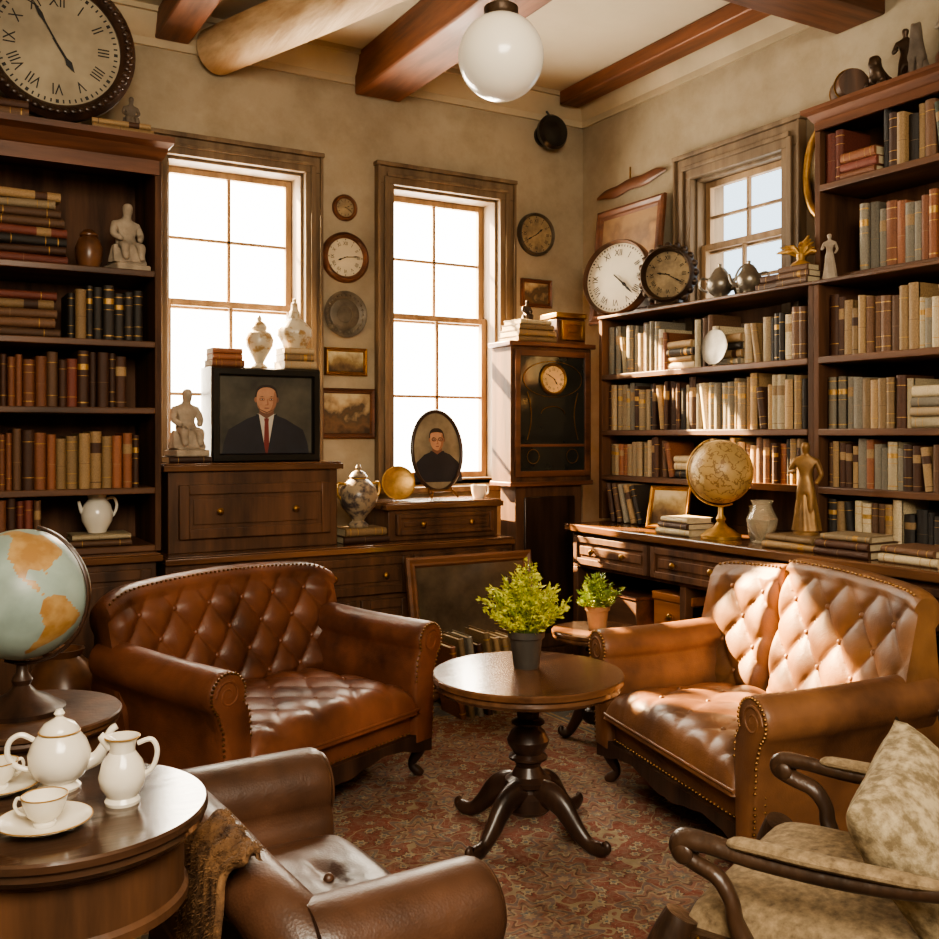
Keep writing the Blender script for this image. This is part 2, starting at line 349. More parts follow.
bookcase('bookcase','long dark wooden wall bookcase crowded with worn books',(2.55,2.7675,0),-pi/2,1.125,.30,.65,1.483,[.835,1.02,1.25],0)
bookcase('bookcase','dark wooden wall bookcase with pale worn books',(2.55,1.7775,0),-pi/2,.855,.30,.65,1.483,[.835,1.02,1.25],0)
bookcase('hutch_bookcase','upper dark wooden bookcase with moulded cornice standing on shelves',(2.62,1.82,0),-pi/2,.88,.23,1.495,2.03,[1.518,1.82],.6)
rz=-pi/2; wR='on dark wall shelf'
for (ya,yb,pal) in ((3.305,2.235,PAL_R),(2.175,1.62,PAL_R)):
    for z,h0,h1 in ((.835,.125,.158),(1.02,.145,.2),(1.25,.14,.2)):
        row((2.58,ya-.003),(0,-1),ya-yb,z,h0,h1,rz,.15,pal,'books on the wall shelves',wR,.018,.035,.07)
row((2.575,2.17),(0,-1),.52,.652,.12,.155,rz,.15,PAL_R,'books on the wall shelves',wR,.02,.038,0)
row((2.63,2.235),(0,-1),.57,1.82,.15,.195,rz,.14,['dark brown','brown','orange brown','tan','red','black','green'],'books in the upper bookcase',wR,.022,.038,.14)
row((2.64,2.10),(0,-1),.44,1.518,.16,.22,rz,.14,['brown','orange brown','dark brown','grey','tan','black'],'books in the upper bookcase',wR,.022,.038,.1)
def counter():
    w=1.92; d=.55; h=.65
    e=empty('long_sideboard','long dark wooden counter with drawers below the wall shelves','sideboard',(2.32,3.23-w/2,0),-pi/2)
    G().box(-w/2,w/2,-.02,d-.02,h-.03,h-.001).make('top_board',W_top,e,bevel=.005)
    g=G().box(-w/2+.02,w/2-.02,.01,d-.03,h-.17,h-.03)
    for x in (-w/2+.02,-w/6,w/6-.03,w/2-.05): g.box(x,x+.03,.01,d-.03,0,h-.17)
    g.box(-w/2+.02,w/2-.02,d-.045,d-.03,0,h-.17); g.box(-w/2+.05,w/2-.05,.03,d-.045,.2,.22); g.make('body',W_case,e,bevel=.003)
    n=4; s=(w-.08)/n
    for i in range(n):
        x0=-w/2+.04+i*s; front('drawer',e,x0+.008,x0+s-.008,h-.155,h-.045,.01,W_case,[(x0+s*.3,h-.1),(x0+s*.7,h-.1)])
counter()
w=2.175-.785
cupboard('sideboard','long dark wooden sideboard with drawers and doors under windows','sideboard',(.785+w/2,3.42,0),0,w,.41,.585,
  [(-w/2+.02,-.22,.40,.54,'drawer'),(-.2,.22,.40,.54,'drawer'),(.24,w/2-.02,.40,.54,'drawer'),(-w/2+.02,-.46,.08,.38,'doorl'),(-.44,-.22,.08,.38,'doorr'),(-.2,.0,.08,.38,'doorl'),(.02,.22,.08,.38,'doorr'),(.24,.45,.08,.38,'doorl'),(.47,w/2-.02,.08,.38,'doorr')],over=.004)
cupboard('drawer_chest','brown wooden chest with one wide drawer on the sideboard','chest',(1.127,3.5,.585),0,.63,.30,.315,[(-.28,.28,.05,.24,'drawer')],m=W_dark)
cupboard('drawer_box','small wooden drawer box standing on the sideboard','box',(1.905,3.5,.585),0,.50,.24,.15,[(-.22,.22,.022,.105,'drawer')],m=W_dark)
# clocks
def textv(s,size):
    cu=bpy.data.curves.new('t','FONT'); cu.body=s; cu.size=size; cu.align_x='CENTER'; cu.align_y='CENTER'
    o=bpy.data.objects.new('t',cu); C.objects.link(o); dg=bpy.context.evaluated_depsgraph_get(); dg.update()
    me=bpy.data.meshes.new_from_object(o.evaluated_get(dg)); r=([tuple(v.co) for v in me.vertices],[tuple(p.vertices) for p in me.polygons])
    bpy.data.objects.remove(o); bpy.data.meshes.remove(me); return r
ROM=['XII','I','II','III','IIII','V','VI','VII','VIII','IX','X','XI']
TV=[textv(t,1.0) for t in ROM]
def clockparts(e,r,rimm,facem,hands=(10,9),roman=True,rimw=.18,depth=.03,c=(0,0,0),ink=INK,ticks=True,carve=False):
    A=Matrix.Translation(c)@Matrix.Rotation(pi/2,4,'X')
    g=G(); g.T=A; q=rimw*r
    g.lathe([(r-q,.0),(r-q,depth*.6),(r-q*.8,depth*.85),(r-q*.5,depth),(r-q*.2,depth*.8),(r,depth*.55),(r,0)],48)
    if carve:
        g.T=Matrix()
        for i in range(60):
            a=2*pi*i/60; g.ball((c[0]+(r-q*.5)*math.cos(a),c[1]-depth*.9,c[2]+(r-q*.5)*math.sin(a)),(q*.28,q*.15,q*.2),8,5)
    g.make('rim',rimm,e)
    g=G(); g.T=A; g.lathe([(r-q*.9,0),(r-q*.9,depth*.4),(0,depth*.4)],48); g.make('face',facem,e)
    y=c[1]-depth*.4-.0015; rr=r-q
    g=G()
    if roman:
        for i,(vs,fs) in enumerate(TV):
            a=2*pi*i/12; s=rr*.27
            ca,sa=math.cos(a),math.sin(a); g.add([(c[0]+(x*s*.8)*ca+(yy*s+rr*.72)*sa,y,c[2]-(x*s*.8)*sa+(yy*s+rr*.72)*ca) for x,yy,_ in vs],fs)
    nt=60 if (ticks and r>.14) else 12
    for i in range(nt):
        a=2*pi*i/nt; w=rr*.012 if (nt==60 and i%5) else rr*.025; ca,sa=math.cos(a),math.sin(a)
        l0,l1=(rr*.9,rr*.96) if roman else (rr*.7,rr*.92)
        g.add([(c[0]+x*ca+z*sa,y,c[2]-x*sa+z*ca) for x,z in ((-w,l0),(w,l0),(w,l1),(-w,l1))],[(0,1,2,3)])
    g.make('numerals',ink,e,smooth=False,recalc=False)
    hr=(hands[0]%12+hands[1]/60)/12*2*pi; mn=hands[1]/60*2*pi
    for nm,a,l,w,k in (('hour_hand',hr,rr*.5,rr*.04,.003),('minute_hand',mn,rr*.78,rr*.028,.006)):
        ca,sa=math.cos(a),math.sin(a); P=[(-w*.4,-rr*.12),(w*.4,-rr*.12),(w*.5,l*.5),(w*1.3,l*.68),(0,l),(-w*1.3,l*.68),(-w*.5,l*.5)]
        g=G(); r2=[[(c[0]+x*ca+z*sa,yy,c[2]-x*sa+z*ca) for x,z in P] for yy in (y-k,y-k-.0015)]; g.loft(r2); g.make(nm,ink,e,smooth=False)
def clock(name,label,loc,rz,r,rimm,facem,rx=0,**k):
    e=empty(name,label,'clock',loc,rz,rx=rx); clockparts(e,r,rimm,facem,**k); return e
e=empty('tall_case_clock','tall dark case clock with brass dial and glazed door','clock',(2.395,3.45,0),0)
g=G().box(-.205,.205,0,.155,.80,1.37); g.box(-.17,.17,.02,.14,.1,.80); g.box(-.2,.2,0,.155,0,.1); g.make('case',W_case,e,bevel=.004)
G().box(-.22,.22,-.015,.16,1.37,1.39).make('crown_moulding',W_mah,e,bevel=.004)
G().box(-.212,.212,-.008,.16,.785,.805).make('waist_moulding',W_mah,e,bevel=.004)
g=G(); g.box(-.19,-.165,-.012,0,.825,1.355).box(.165,.19,-.012,0,.825,1.355).box(-.165,.165,-.012,0,.825,.85).box(-.165,.165,-.012,0,1.33,1.355); g.box(-.165,.165,-.010,0,.95,.962)
d=g.make('door',W_mah,e,bevel=.002)
G().box(-.165,.165,-.004,0,.85,1.33).make('glazing',MGLASS,d)
clockparts(e,.068,BRASS,mat('clock_brass_dial','#d2a872',.5,.1,.2,10,emit=.12),hands=(4,50),c=(0,-.006,1.235),depth=.012)  # emission puts a faint glow into the dial, which is no light source
g=G()
for sx in (-1,1):
    pts=[(sx*(.13-.02*math.sin(t*3.1)),-.007,.98+.2*t) for t in [i/12 for i in range(13)]]; g.tube(pts,.0022,6)
    g.tube([(sx*(.10+.03*math.cos(a)),-.007,.91+.03*math.sin(a)) for a in [i*pi/8 for i in range(17)]],.0018,6)
    g.tube([(sx*(.06*math.cos(a)),-.007,1.09+.03*math.sin(a)) for a in [i*pi/16 for i in range(9)]],.0018,6)
g.tube([(.15*math.cos(a),-.007,1.235+.075*math.sin(a)) for a in [i*2*pi/32 for i in range(33)]],.0016,6)
g.make('brass_inlay',BRASS,e)
G().box(-.13,.13,.012,.022,.16,.74).make('lower_door',W_black,e,bevel=.006)
# ------------------------------------------------------------ wall pieces
clock('wall_clock','very large round clock with roman numerals above the bookcase',(.462,3.58,2.305),0,.252,W_black,mat('big_clock_dial','#8c806b',.6,0,.2,4,col2='#b5a88e'),hands=(4,55),rimw=.2,depth=.05,carve=True)
clock('wall_clock','small round wooden wall clock between the windows',(1.617,3.848,1.949),0,.055,W_mah,DIALD,hands=(2,20),roman=False,rimw=.3,depth=.02)
clock('wall_clock','round brown wall clock with pale dial between the windows',(1.617,3.848,1.741),0,.105,W_mah,DIAL,hands=(8,14),rimw=.24)
clock('wall_clock','dark round metal dial hanging beside the window',(2.574,3.848,1.934),0,.1,PLATE,DIALD,hands=(1,40),rimw=.14)
e=empty('wall_plate','round dark pewter plate hanging on the plaster wall','plate',(1.617,3.848,1.504),0)
g=G(); g.T=Matrix.Rotation(pi/2,4,'X'); g.lathe([(.06,0),(.095,.014),(.097,.018),(.092,.018),(.065,.006),(.06,.008),(.035,.009),(.033,.006),(0,.006)],40)
g.T=Matrix()
for i in range(24):
    a=2*pi*i/24; g.ball((.079*math.cos(a),-.013,.079*math.sin(a)),(.006,.003,.006),8,5)
g.make('dish',PLATE,e)
e=empty('wall_sconce','round black wall lamp high in the corner','lamp',(2.62,3.85,2.4),0)
g=G(); g.T=Matrix.Rotation(pi/2,4,'X'); g.lathe([(.05,0),(.05,.015),(.03,.02),(.03,.05),(.075,.06),(.08,.085),(.07,.1),(.05,.095),(.03,.1),(0,.1)],32); g.make('lamp_housing',BLACK,e)
G().tube([(0,-.01,.04),(.02,-.03,.09),(0,-.02,.12)],.006,8).make('bracket',BLACK,e)
def paint(name,cols,sc=4,seed=0,zr=.1):
    m=bpy.data.materials.new(name); m.use_nodes=True; nt=m.node_tree; N=nt.nodes; L=nt.links; b=N['Principled BSDF']
    tc=N.new('ShaderNodeTexCoord'); sx=N.new('ShaderNodeSeparateXYZ'); L.new(tc.outputs['Object'],sx.inputs[0])
    mr=N.new('ShaderNodeMapRange'); mr.inputs[1].default_value=-zr; mr.inputs[2].default_value=zr; L.new(sx.outputs[2],mr.inputs[0])
    n=N.new('ShaderNodeTexNoise'); n.inputs['Scale'].default_value=sc; n.inputs['Detail'].default_value=6
    mp=N.new('ShaderNodeMapping'); mp.inputs['Location'].default_value=(seed,seed*2,0); L.new(tc.outputs['Object'],mp.inputs[0]); L.new(mp.outputs[0],n.inputs['Vector'])
    ma=N.new('ShaderNodeMath'); ma.operation='MULTIPLY_ADD'; ma.inputs[1].default_value=1.3; ma.inputs[2].default_value=-.65; L.new(n.outputs[0],ma.inputs[0])
    ad=N.new('ShaderNodeMath'); ad.operation='ADD'; L.new(ma.outputs[0],ad.inputs[0]); L.new(mr.outputs[0],ad.inputs[1])
    cr=N.new('ShaderNodeValToRGB'); e=cr.color_ramp.elements
    for i,c in enumerate(cols):
        p=i/(len(cols)-1)
        if i==0: e[0].position=0; e[0].color=hx(c)
        elif i==len(cols)-1: e[-1].position=1; e[-1].color=hx(c)
        else: k=e.new(p); k.color=hx(c)
    L.new(ad.outputs[0],cr.inputs[0]); L.new(cr.outputs[0],b.inputs['Base Color']); b.inputs['Roughness'].default_value=.55
    return m
def frame(name,label,loc,w,h,fw,fm,canvas,rz=0,rx=0,t=.02,cat='picture frame'):
    e=empty(name,label,cat,loc,rz,rx=rx); a,b=w/2,h/2
    g=G()
    def rect(i,y): return [(-a+i,y,-b+i),(a-i,y,-b+i),(a-i,y,b-i),(-a+i,y,b-i)]
    g.loft([rect(0,0),rect(0,-t*.7),rect(fw*.25,-t),rect(fw*.6,-t*.75),rect(fw*.8,-t*.8),rect(fw,-t*.4),rect(fw,0)],caps=False)
    g.make('frame',fm,e,ang=20)
    G().box(-a+fw*.9,a-fw*.9,-t*.35,0,-b+fw*.9,b-fw*.9).make('canvas',canvas,e)
    return e
LS1=paint('landscape_painting',['#3c2c1c','#5d4b32','#7b6a48','#a59b7b','#bcb298'],24,1,.05)
LS2=paint('landscape_painting_dark',['#3a2a1c','#6a5036','#4a3e2e','#a08a68','#bcae8c'],20,4,.1)
LS3=paint('warm_painting',['#4a3220','#7d5636','#a87c4c','#6e5238','#8d6e4c'],9,7,.2)
frame('framed_picture','small gilt-framed landscape painting on the wall',(1.621,3.848,1.306),.19,.115,.016,BRASS,LS1)
frame('framed_picture','dark wood-framed landscape painting on the wall',(1.627,3.848,1.09),.25,.21,.022,W_mah,LS2)
frame('framed_picture','tiny dark framed picture on the corner wall',(2.577,3.848,1.66),.17,.13,.018,W_mah,LS2)
frame('framed_picture','large brown framed painting leaning on top of shelves',(2.775,3.42,1.497+.262),.46,.52,.045,W_mah,LS3,rz=-pi/2,rx=-.1)
e=empty('wall_ornament','carved wooden paddle shaped ornament hanging on the wall','ornament',(2.84,3.48,2.12),-pi/2)
pts=[(-.24+.48*i/16,0,.004*math.sin(i)+.03*(i/16-.5)) for i in range(17)]
G().tube(pts,[.006,.013,.02,.024,.026,.026,.026,.026,.026,.026,.026,.026,.026,.024,.02,.013,.005],12,.35).make('paddle',W_mah,e)
G().tube([(-.0,0,.02),(0,.0,.08)],.004,8).make('hook',BRASS,e)
e=empty('oval_picture','gilt oval picture hanging on the wall beside upper bookcase','picture frame',(2.848,2.40,1.93),-pi/2)
rg=[(.085*math.cos(2*pi*i/40),-.01,.16*math.sin(2*pi*i/40)) for i in range(41)]
G().tube(rg,.014,10).make('frame',GOLD,e); G().ell(0,0,.08,.155,-.004).make('canvas',LS1,e)
# ------------------------------------------------------------ pendant
e=empty('pendant_lamp','white opal glass globe pendant lamp hanging from ceiling','lamp',(1.266,2.04,H),0)
g=G(); r=.104; g.lathe([(r*math.cos(a),-.684+r*math.sin(a)) for a in [-pi/2+pi*.93*i/26 for i in range(27)]],40); g.make('glass_globe',OPAL,e)
G().lathe([(0,-.555),(.03,-.557),(.042,-.565),(.042,-.58),(.036,-.588),(.03,-.592)],28).make('cap',BRONZE,e)
G().lathe([(.006,-.56),(.006,-.02)],10).make('rod',BRONZE,e)
G().lathe([(.0,-.03),(.03,-.028),(.045,-.01),(.045,-.001),(0,0)],28).make('ceiling_rose',BRONZE,e)
# ------------------------------------------------------------ rug
def rugmat():
    m=bpy.data.materials.new('persian_rug'); m.use_nodes=True; nt=m.node_tree; N=nt.nodes; L=nt.links; b=N['Principled BSDF']; b.inputs['Roughness'].default_value=.95; b.inputs['Specular IOR Level'].default_value=.15
    def n(t,**k):
        x=N.new(t)
        for a,v in k.items(): setattr(x,a,v)
        return x
    def M(op,a,bv=None):
        x=n('ShaderNodeMath',operation=op)
        for i,v in enumerate((a,bv)):
            if v is None: continue
            if isinstance(v,(int,float)): x.inputs[i].default_value=v
            else: L.new(v,x.inputs[i])
        return x.outputs[0]
    tc=n('ShaderNodeTexCoord'); nz=n('ShaderNodeTexNoise'); nz.inputs['Scale'].default_value=9; nz.inputs['Detail'].default_value=4; L.new(tc.outputs['Object'],nz.inputs['Vector'])
    def ramp(src,els,const=True):
        cr=n('ShaderNodeValToRGB'); cr.color_ramp.interpolation='CONSTANT' if const else 'LINEAR'; e=cr.color_ramp.elements
        e[0].position=els[0][0]; e[0].color=hx(els[0][1]); e[1].position=els[-1][0]; e[1].color=hx(els[-1][1])
        for p,c in els[1:-1]: k=e.new(p); k.color=hx(c)
        L.new(src,cr.inputs[0]); return cr.outputs[0]
    s=n('ShaderNodeSeparateXYZ'); L.new(tc.outputs['Object'],s.inputs[0])
    ax=M('SUBTRACT',M('ABSOLUTE',s.outputs[0]),.95); ay=M('SUBTRACT',M('ABSOLUTE',s.outputs[1]),1.15); neg=M('MULTIPLY',M('MAXIMUM',ax,ay),-1)
    wsc=n('ShaderNodeVectorMath',operation='SCALE'); wsc.inputs['Scale'].default_value=.045; L.new(nz.outputs['Color'],wsc.inputs[0])
    wv=n('ShaderNodeVectorMath',operation='ADD'); L.new(tc.outputs['Object'],wv.inputs[0]); L.new(wsc.outputs[0],wv.inputs[1])
    def flower(sc,pet,rndm,off):
        mp=n('ShaderNodeMapping'); mp.inputs['Location'].default_value=(off,off*.7,0); mp.inputs['Scale'].default_value=(1,1,0); L.new(wv.outputs[0],mp.inputs[0])
        v=n('ShaderNodeTexVoronoi',voronoi_dimensions='2D'); v.inputs['Scale'].default_value=sc; v.inputs['Randomness'].default_value=rndm; L.new(mp.outputs[0],v.inputs['Vector'])
        d=n('ShaderNodeVectorMath',operation='SUBTRACT'); L.new(mp.outputs[0],d.inputs[0]); L.new(v.outputs['Position'],d.inputs[1])
        q=n('ShaderNodeSeparateXYZ'); L.new(d.outputs[0],q.inputs[0]); an=M('ARCTAN2',q.outputs[1],q.outputs[0]); c=M('COSINE',M('MULTIPLY',an,pet))
        return M('MULTIPLY',v.outputs['Distance'],M('ADD',M('MULTIPLY',c,.22),1.0))
    f1=flower(4.6,8,.85,.0); f2=flower(22,6,1.0,.37); f3=flower(9,6,.4,.11)
    red,bei,blu,dk,ros='#7f4c41','#a8977a','#686b6a','#55473f','#8f6f5e'
    A=ramp(f1,[(0,bei),(.05,blu),(.10,ros),(.15,bei),(.18,dk),(.22,ros),(.27,bei),(.29,blu),(.35,bei),(.37,red),(.99,red)])
    B=ramp(f2,[(0,blu),(.12,bei),(.24,dk),(.3,red),(.55,ros),(.6,red),(.99,red)])
    isfl=M('LESS_THAN',f1,.37)
    mx=n('ShaderNodeMix',data_type='RGBA'); L.new(isfl,mx.inputs[0]); L.new(B,mx.inputs[6]); L.new(A,mx.inputs[7])
    mxb=n('ShaderNodeMix',data_type='RGBA'); mxb.inputs[0].default_value=.38; L.new(mx.outputs[2],mxb.inputs[6]); L.new(B,mxb.inputs[7])
    vn=n('ShaderNodeTexNoise'); vn.inputs['Scale'].default_value=9; vn.inputs['Detail'].default_value=1; L.new(tc.outputs['Object'],vn.inputs['Vector'])
    vine=M('LESS_THAN',M('ABSOLUTE',M('SUBTRACT',vn.outputs[0],.5)),.012); vine=M('MULTIPLY',vine,M('SUBTRACT',1.0,isfl))
    m1=n('ShaderNodeMix',data_type='RGBA'); L.new(vine,m1.inputs[0]); L.new(mxb.outputs[2],m1.inputs[6]); m1.inputs[7].default_value=hx('#97896e')
    BD=ramp(f3,[(0,red),(.1,bei),(.2,ros),(.3,bei),(.34,blu),(.99,blu)])
    m2=n('ShaderNodeMix',data_type='RGBA'); L.new(M('LESS_THAN',neg,.25),m2.inputs[0]); L.new(m1.outputs[2],m2.inputs[6]); L.new(BD,m2.inputs[7])
    st=ramp(neg,[(0,'#ffffff'),(.02,'#000000'),(.05,'#ffffff'),(.065,'#000000'),(.215,'#ffffff'),(.228,'#000000'),(.24,'#ffffff'),(.25,'#000000')])
    m3=n('ShaderNodeMix',data_type='RGBA'); L.new(st,m3.inputs[0]); L.new(m2.outputs[2],m3.inputs[6]); m3.inputs[7].default_value=hx('#a48e6a')
    n2=n('ShaderNodeTexNoise'); n2.inputs['Scale'].default_value=5; n2.inputs['Detail'].default_value=8; n2.inputs['Roughness'].default_value=.7; L.new(tc.outputs['Object'],n2.inputs['Vector'])
    wear=ramp(n2.outputs[0],[(.35,'#948572'),(.6,'#ffffff')],False)
    m4=n('ShaderNodeMix',data_type='RGBA',blend_type='MULTIPLY'); m4.inputs[0].default_value=.7; L.new(m3.outputs[2],m4.inputs[6]); L.new(wear,m4.inputs[7])
    n5=n('ShaderNodeTexNoise'); n5.inputs['Scale'].default_value=60; n5.inputs['Detail'].default_value=5; L.new(tc.outputs['Object'],n5.inputs['Vector'])
    m5=n('ShaderNodeMix',data_type='RGBA'); L.new(ramp(n5.outputs[0],[(.40,'#202020'),(.62,'#b8b8b8')],False),m5.inputs[0]); L.new(m4.outputs[2],m5.inputs[6]); m5.inputs[7].default_value=hx('#7d6b5b'); L.new(m5.outputs[2],b.inputs['Base Color'])
    n3=n('ShaderNodeTexNoise'); n3.inputs['Scale'].default_value=300; L.new(tc.outputs['Object'],n3.inputs['Vector']); bp=n('ShaderNodeBump'); bp.inputs['Strength'].default_value=.4; bp.inputs['Distance'].default_value=.004; L.new(n3.outputs[0],bp.inputs['Height']); L.new(bp.outputs[0],b.inputs['Normal'])
    return m
o=G().box(-.95,.95,-1.15,1.15,0,.003).make('persian_rug',rugmat(),loc=(1.3,2.15,.0002)); tag(o,'faded red and blue floral persian rug on dark floor','rug')
FZ=.0035
# ------------------------------------------------------------ sofas
def puffv(p,q): return (abs(math.sin(pi*p)*math.sin(pi*q)))**.42
def buttons(e,pts,r,m):
    b0=G().ball((0,0,0),(r,r,r),10,6).make('button',m,e,loc=pts[0])
    for p in pts[1:]:
        b=b0.copy(); b.location=p; C.objects.link(b); b.parent=e
def sofa(name,label,cat,loc,rz,W,D,Hb,hs,ha,lea,tuft=(.105,.13),rr=.045,rise=.03,leg='cab',seat_tuft=True,back_tuft=True,roll=.062,fall=.055,fpow=6,split=None,nail=True,puff=.025,leab=None):
    e=empty(name,label,cat,loc,rz); leab=leab or lea
    ext=roll+.070; iw=W/2-ext
    G().box(-W/2+.055,W/2-.055,-D/2+.02,D/2-.03,.115,hs-.09).make('base_frame',lea,e,bevel=.01)
    N=60; bot=[]
    for i in range(N+1):
        t=-1+2*i/N; x=t*(W/2-.05); bot.append((x,.098-.014*math.cos(t*pi*2)-.008*abs(t)-.004*abs(math.sin(t*14))))
    P=bot+[(W/2-.05,.132),(-W/2+.05,.132)]
    G().loft([[(x,-D/2+.0,z) for x,z in P],[(x,-D/2+.028,z) for x,z in P]]).make('carved_rail',W_black,e)
    nx,ny=72,50; cw=iw+.008; y0=-D/2-.012; y1=D/2-.12; a,b=tuft; zb=hs-.10; th=.10
    vs=[];fs=[]
    for j in range(ny+1):
        for i in range(nx+1):
            u=-1+2*i/nx; v=-1+2*j/ny; u=math.copysign(abs(u)**.85,u); v=math.copysign(abs(v)**.85,v)
            x=u*cw; y=(y0+y1)/2+v*(y1-y0)/2
            f=(max(0,1-abs(u)**8)**.4)*(max(0,1-abs(v)**8)**.4)
            p=x/(a*1.15)+y/(b*1.25); q=x/(a*1.15)-y/(b*1.25)
            z=zb+(th+.008*(1-u*u))*f
            if seat_tuft: z-=.013*(1-puffv(p,q))*(1 if f>.6 else f)
            else: z+=(.012*(1-u*u)*(1-v*v)-.016*math.exp(-(u*u+v*v)*22)-.0035*abs(math.sin(3*math.atan2(v,u)+.5))*math.exp(-(u*u+v*v)*4))*min(1,f)
            vs.append((x,y,z))
    for j in range(ny):
        for i in range(nx): k=j*(nx+1)+i; fs.append((k,k+1,k+nx+2,k+nx+1))
    bnd=[i for i in range(nx+1)]+[ (j)*(nx+1)+nx for j in range(1,ny+1)]+[ny*(nx+1)+i for i in range(nx-1,-1,-1)]+[j*(nx+1) for j in range(ny-1,0,-1)]
    fs.append(tuple(bnd[::-1])); G().add(vs,fs).make('seat_cushion',lea,e,ang=75)
    yy=y0+.004; G().tube([(-cw,yy,zb+.012),(cw,yy,zb+.012)],.005,8).make('piping',lea,e)
    ns,nt=130,54; wb=W/2-.025; z0=hs-.04; yf=D/2-.155; lean=.075; rings=[]; bp=[]
    zc=z0+(Hb-z0)*.55
    def gr(s): return math.exp(-((s-split)/.028)**2) if split is not None else 0
    def lowf(s): return 1/(1+math.exp((s-split)/.012)) if split is not None else 0
    def topz(s):
        v=Hb-fall*abs(s)**fpow+.006*math.cos(s*pi)
        if split is not None: v-=.055*gr(s)+.022*lowf(s)
        return v
    def front_pt(s,t):
        x=s*wb; zt=topz(s)-rr; z=z0+(zt-z0)*t; y=yf+lean*t-.05*abs(s)**4-.018*lowf(s)
        ed=min(1,(1-abs(s))*9)*min(1,t*7+.1)
        if back_tuft:
            p=x/a+(z-zc)/b; q=x/a-(z-zc)/b; y-=puff*puffv(p,q)*ed*(1-.5*max(0,t-.9)*10)
        else: y-=.03*(1-s*s)*math.sin(pi*min(1,t))
        return (x,y+.06*gr(s),z)
    for i in range(ns+1):
        s=-1+2*i/ns; ring=[front_pt(s,j/nt) for j in range(nt+1)]
        x=s*wb; zt=topz(s)-rr; yc=yf+lean-.05*abs(s)**4+rr*.75
        for k in range(1,14):
            an=pi-pi*1.15*k/13; ring.append((x,yc+rr*1.05*math.cos(an),zt+rr*math.sin(an)))
        ring.append((x,yc+rr*.55,zt-rr*.9)); ring.append((x,D/2-.03-.02*abs(s)**4,z0)); ring.append((x,D/2-.035-.02*abs(s)**4,.11)); ring.append((x,yf,.11))
        rings.append(ring)
    G().loft(rings).make('backrest',leab,e,ang=70)
    if back_tuft:
        for p in range(-12,13):
            for q in range(-12,13):
                x=a*(p+q)/2; z=zc+b*(p-q)/2
                if abs(x)<wb*.92 and z0+.04<z<topz(x/wb)-rr*1.3: bp.append((x,front_pt(x/wb,(z-z0)/(topz(x/wb)-rr-z0))[1]-.002,z))
        if bp: buttons(e,bp,.008,lea)
    if seat_tuft:
        bp=[]
        for p in range(-9,10):
            for q in range(-9,10):
                x=a*1.15*(p+q)/2; y=b*1.25*(p-q)/2
                if abs(x)<cw*.85 and y0+.06<y<y1-.08: bp.append((x,y,zb+th+.008*(1-(x/cw)**2)-.013))
        if bp: buttons(e,bp,.007,lea)
    else: buttons(e,[(0,(y0+y1)/2,zb+th+.004)],.009,lea)
    nails=G()
    for sx in (-1,1):
        prof=[(.0,.11),(-.004,hs-.02),(.0,ha-.11)]
        for k in range(23):
            an=rad(205-255*k/22); prof.append((.070+roll*math.cos(an)*1.0,ha-roll+roll*math.sin(an)))
        prof+=[(.088,ha-.15),(.082,hs-.1),(.078,.11)]
        rings=[]
        ys=[(-D/2-.004,.84),(-D/2-.002,.90),(-D/2+.003,.95),(-D/2+.01,.985),(-D/2+.022,1)]+[(-D/2+.022+(D-.112)*i/10,1) for i in range(1,11)]+[(D/2-.08,.96)]
        for y,s in ys:
            t=(y+D/2)/D; ring=[]
            for u,z in prof:
                u2=.06+(u-.06)*s; z2=z if z<.2 else (ha-roll)+(z-(ha-roll))*s+rise*max(0,t)**2*(1 if z>hs else 0)
                ring.append((sx*(iw+u2),y,z2))
            rings.append(ring)
        G().loft(rings).make('armrest',lea,e,ang=60)
        if nail:
            sp=[]
            for k in range(28):
                an=k*.42; q=roll*(.66-.58*k/27); sp.append((sx*(iw+.070+q*math.cos(an)),-D/2-.002,ha-roll+q*math.sin(an)))
            G().tube(sp,[.0052-.0028*k/27 for k in range(28)],8).make('scroll',lea,e)
            fp=prof[1:]
            for (u0,z0_),(u1,z1_) in zip(fp[:-1],fp[1:]):
                L=math.hypot(u1-u0,z1_-z0_); n=max(1,round(L/.0145))
                for k in range(n):
                    t=k/n; u=u0+(u1-u0)*t; z=z0_+(z1_-z0_)*t
                    uu=.06+(u-.06)*.9; zz=(ha-roll)+(z-(ha-roll))*.9 if z>.2 else z
                    nails.ball((sx*(iw+uu),-D/2-.003,zz),.0042,6,4)
            for k in range(int((hs+.02)/.016)): nails.ball((sx*(iw+.081),-D/2+.022,.12+k*.016),.004,6,4)
        else:
            g=G(); g.T=Matrix.Translation((sx*(iw+.066),-D/2-.003,ha-roll))@Matrix.Rotation(pi/2,4,'X'); g.lathe([(roll*.86,0),(roll*.84,.005),(roll*.5,.009),(0,.010)],32); g.make('arm_facing',lea,e)
    if nail:
        m_=int(2*wb/.016)
        for i in range(m_):
            s=-.97+1.94*i/m_; yc=yf+lean-.05*abs(s)**4+rr*.75; an=rad(128)
            if gr(s)<.05: nails.ball((s*wb,yc+rr*1.05*math.cos(an)-.001,topz(s)-rr+rr*math.sin(an)+.001),.0042,6,4)
        for i in range(int((W-.1)/.016)): nails.ball((-W/2+.05+i*.016,-D/2+.018,.135),.004,6,4)
        nails.make('nailhead_trim',NAIL,e)['kind']='stuff'
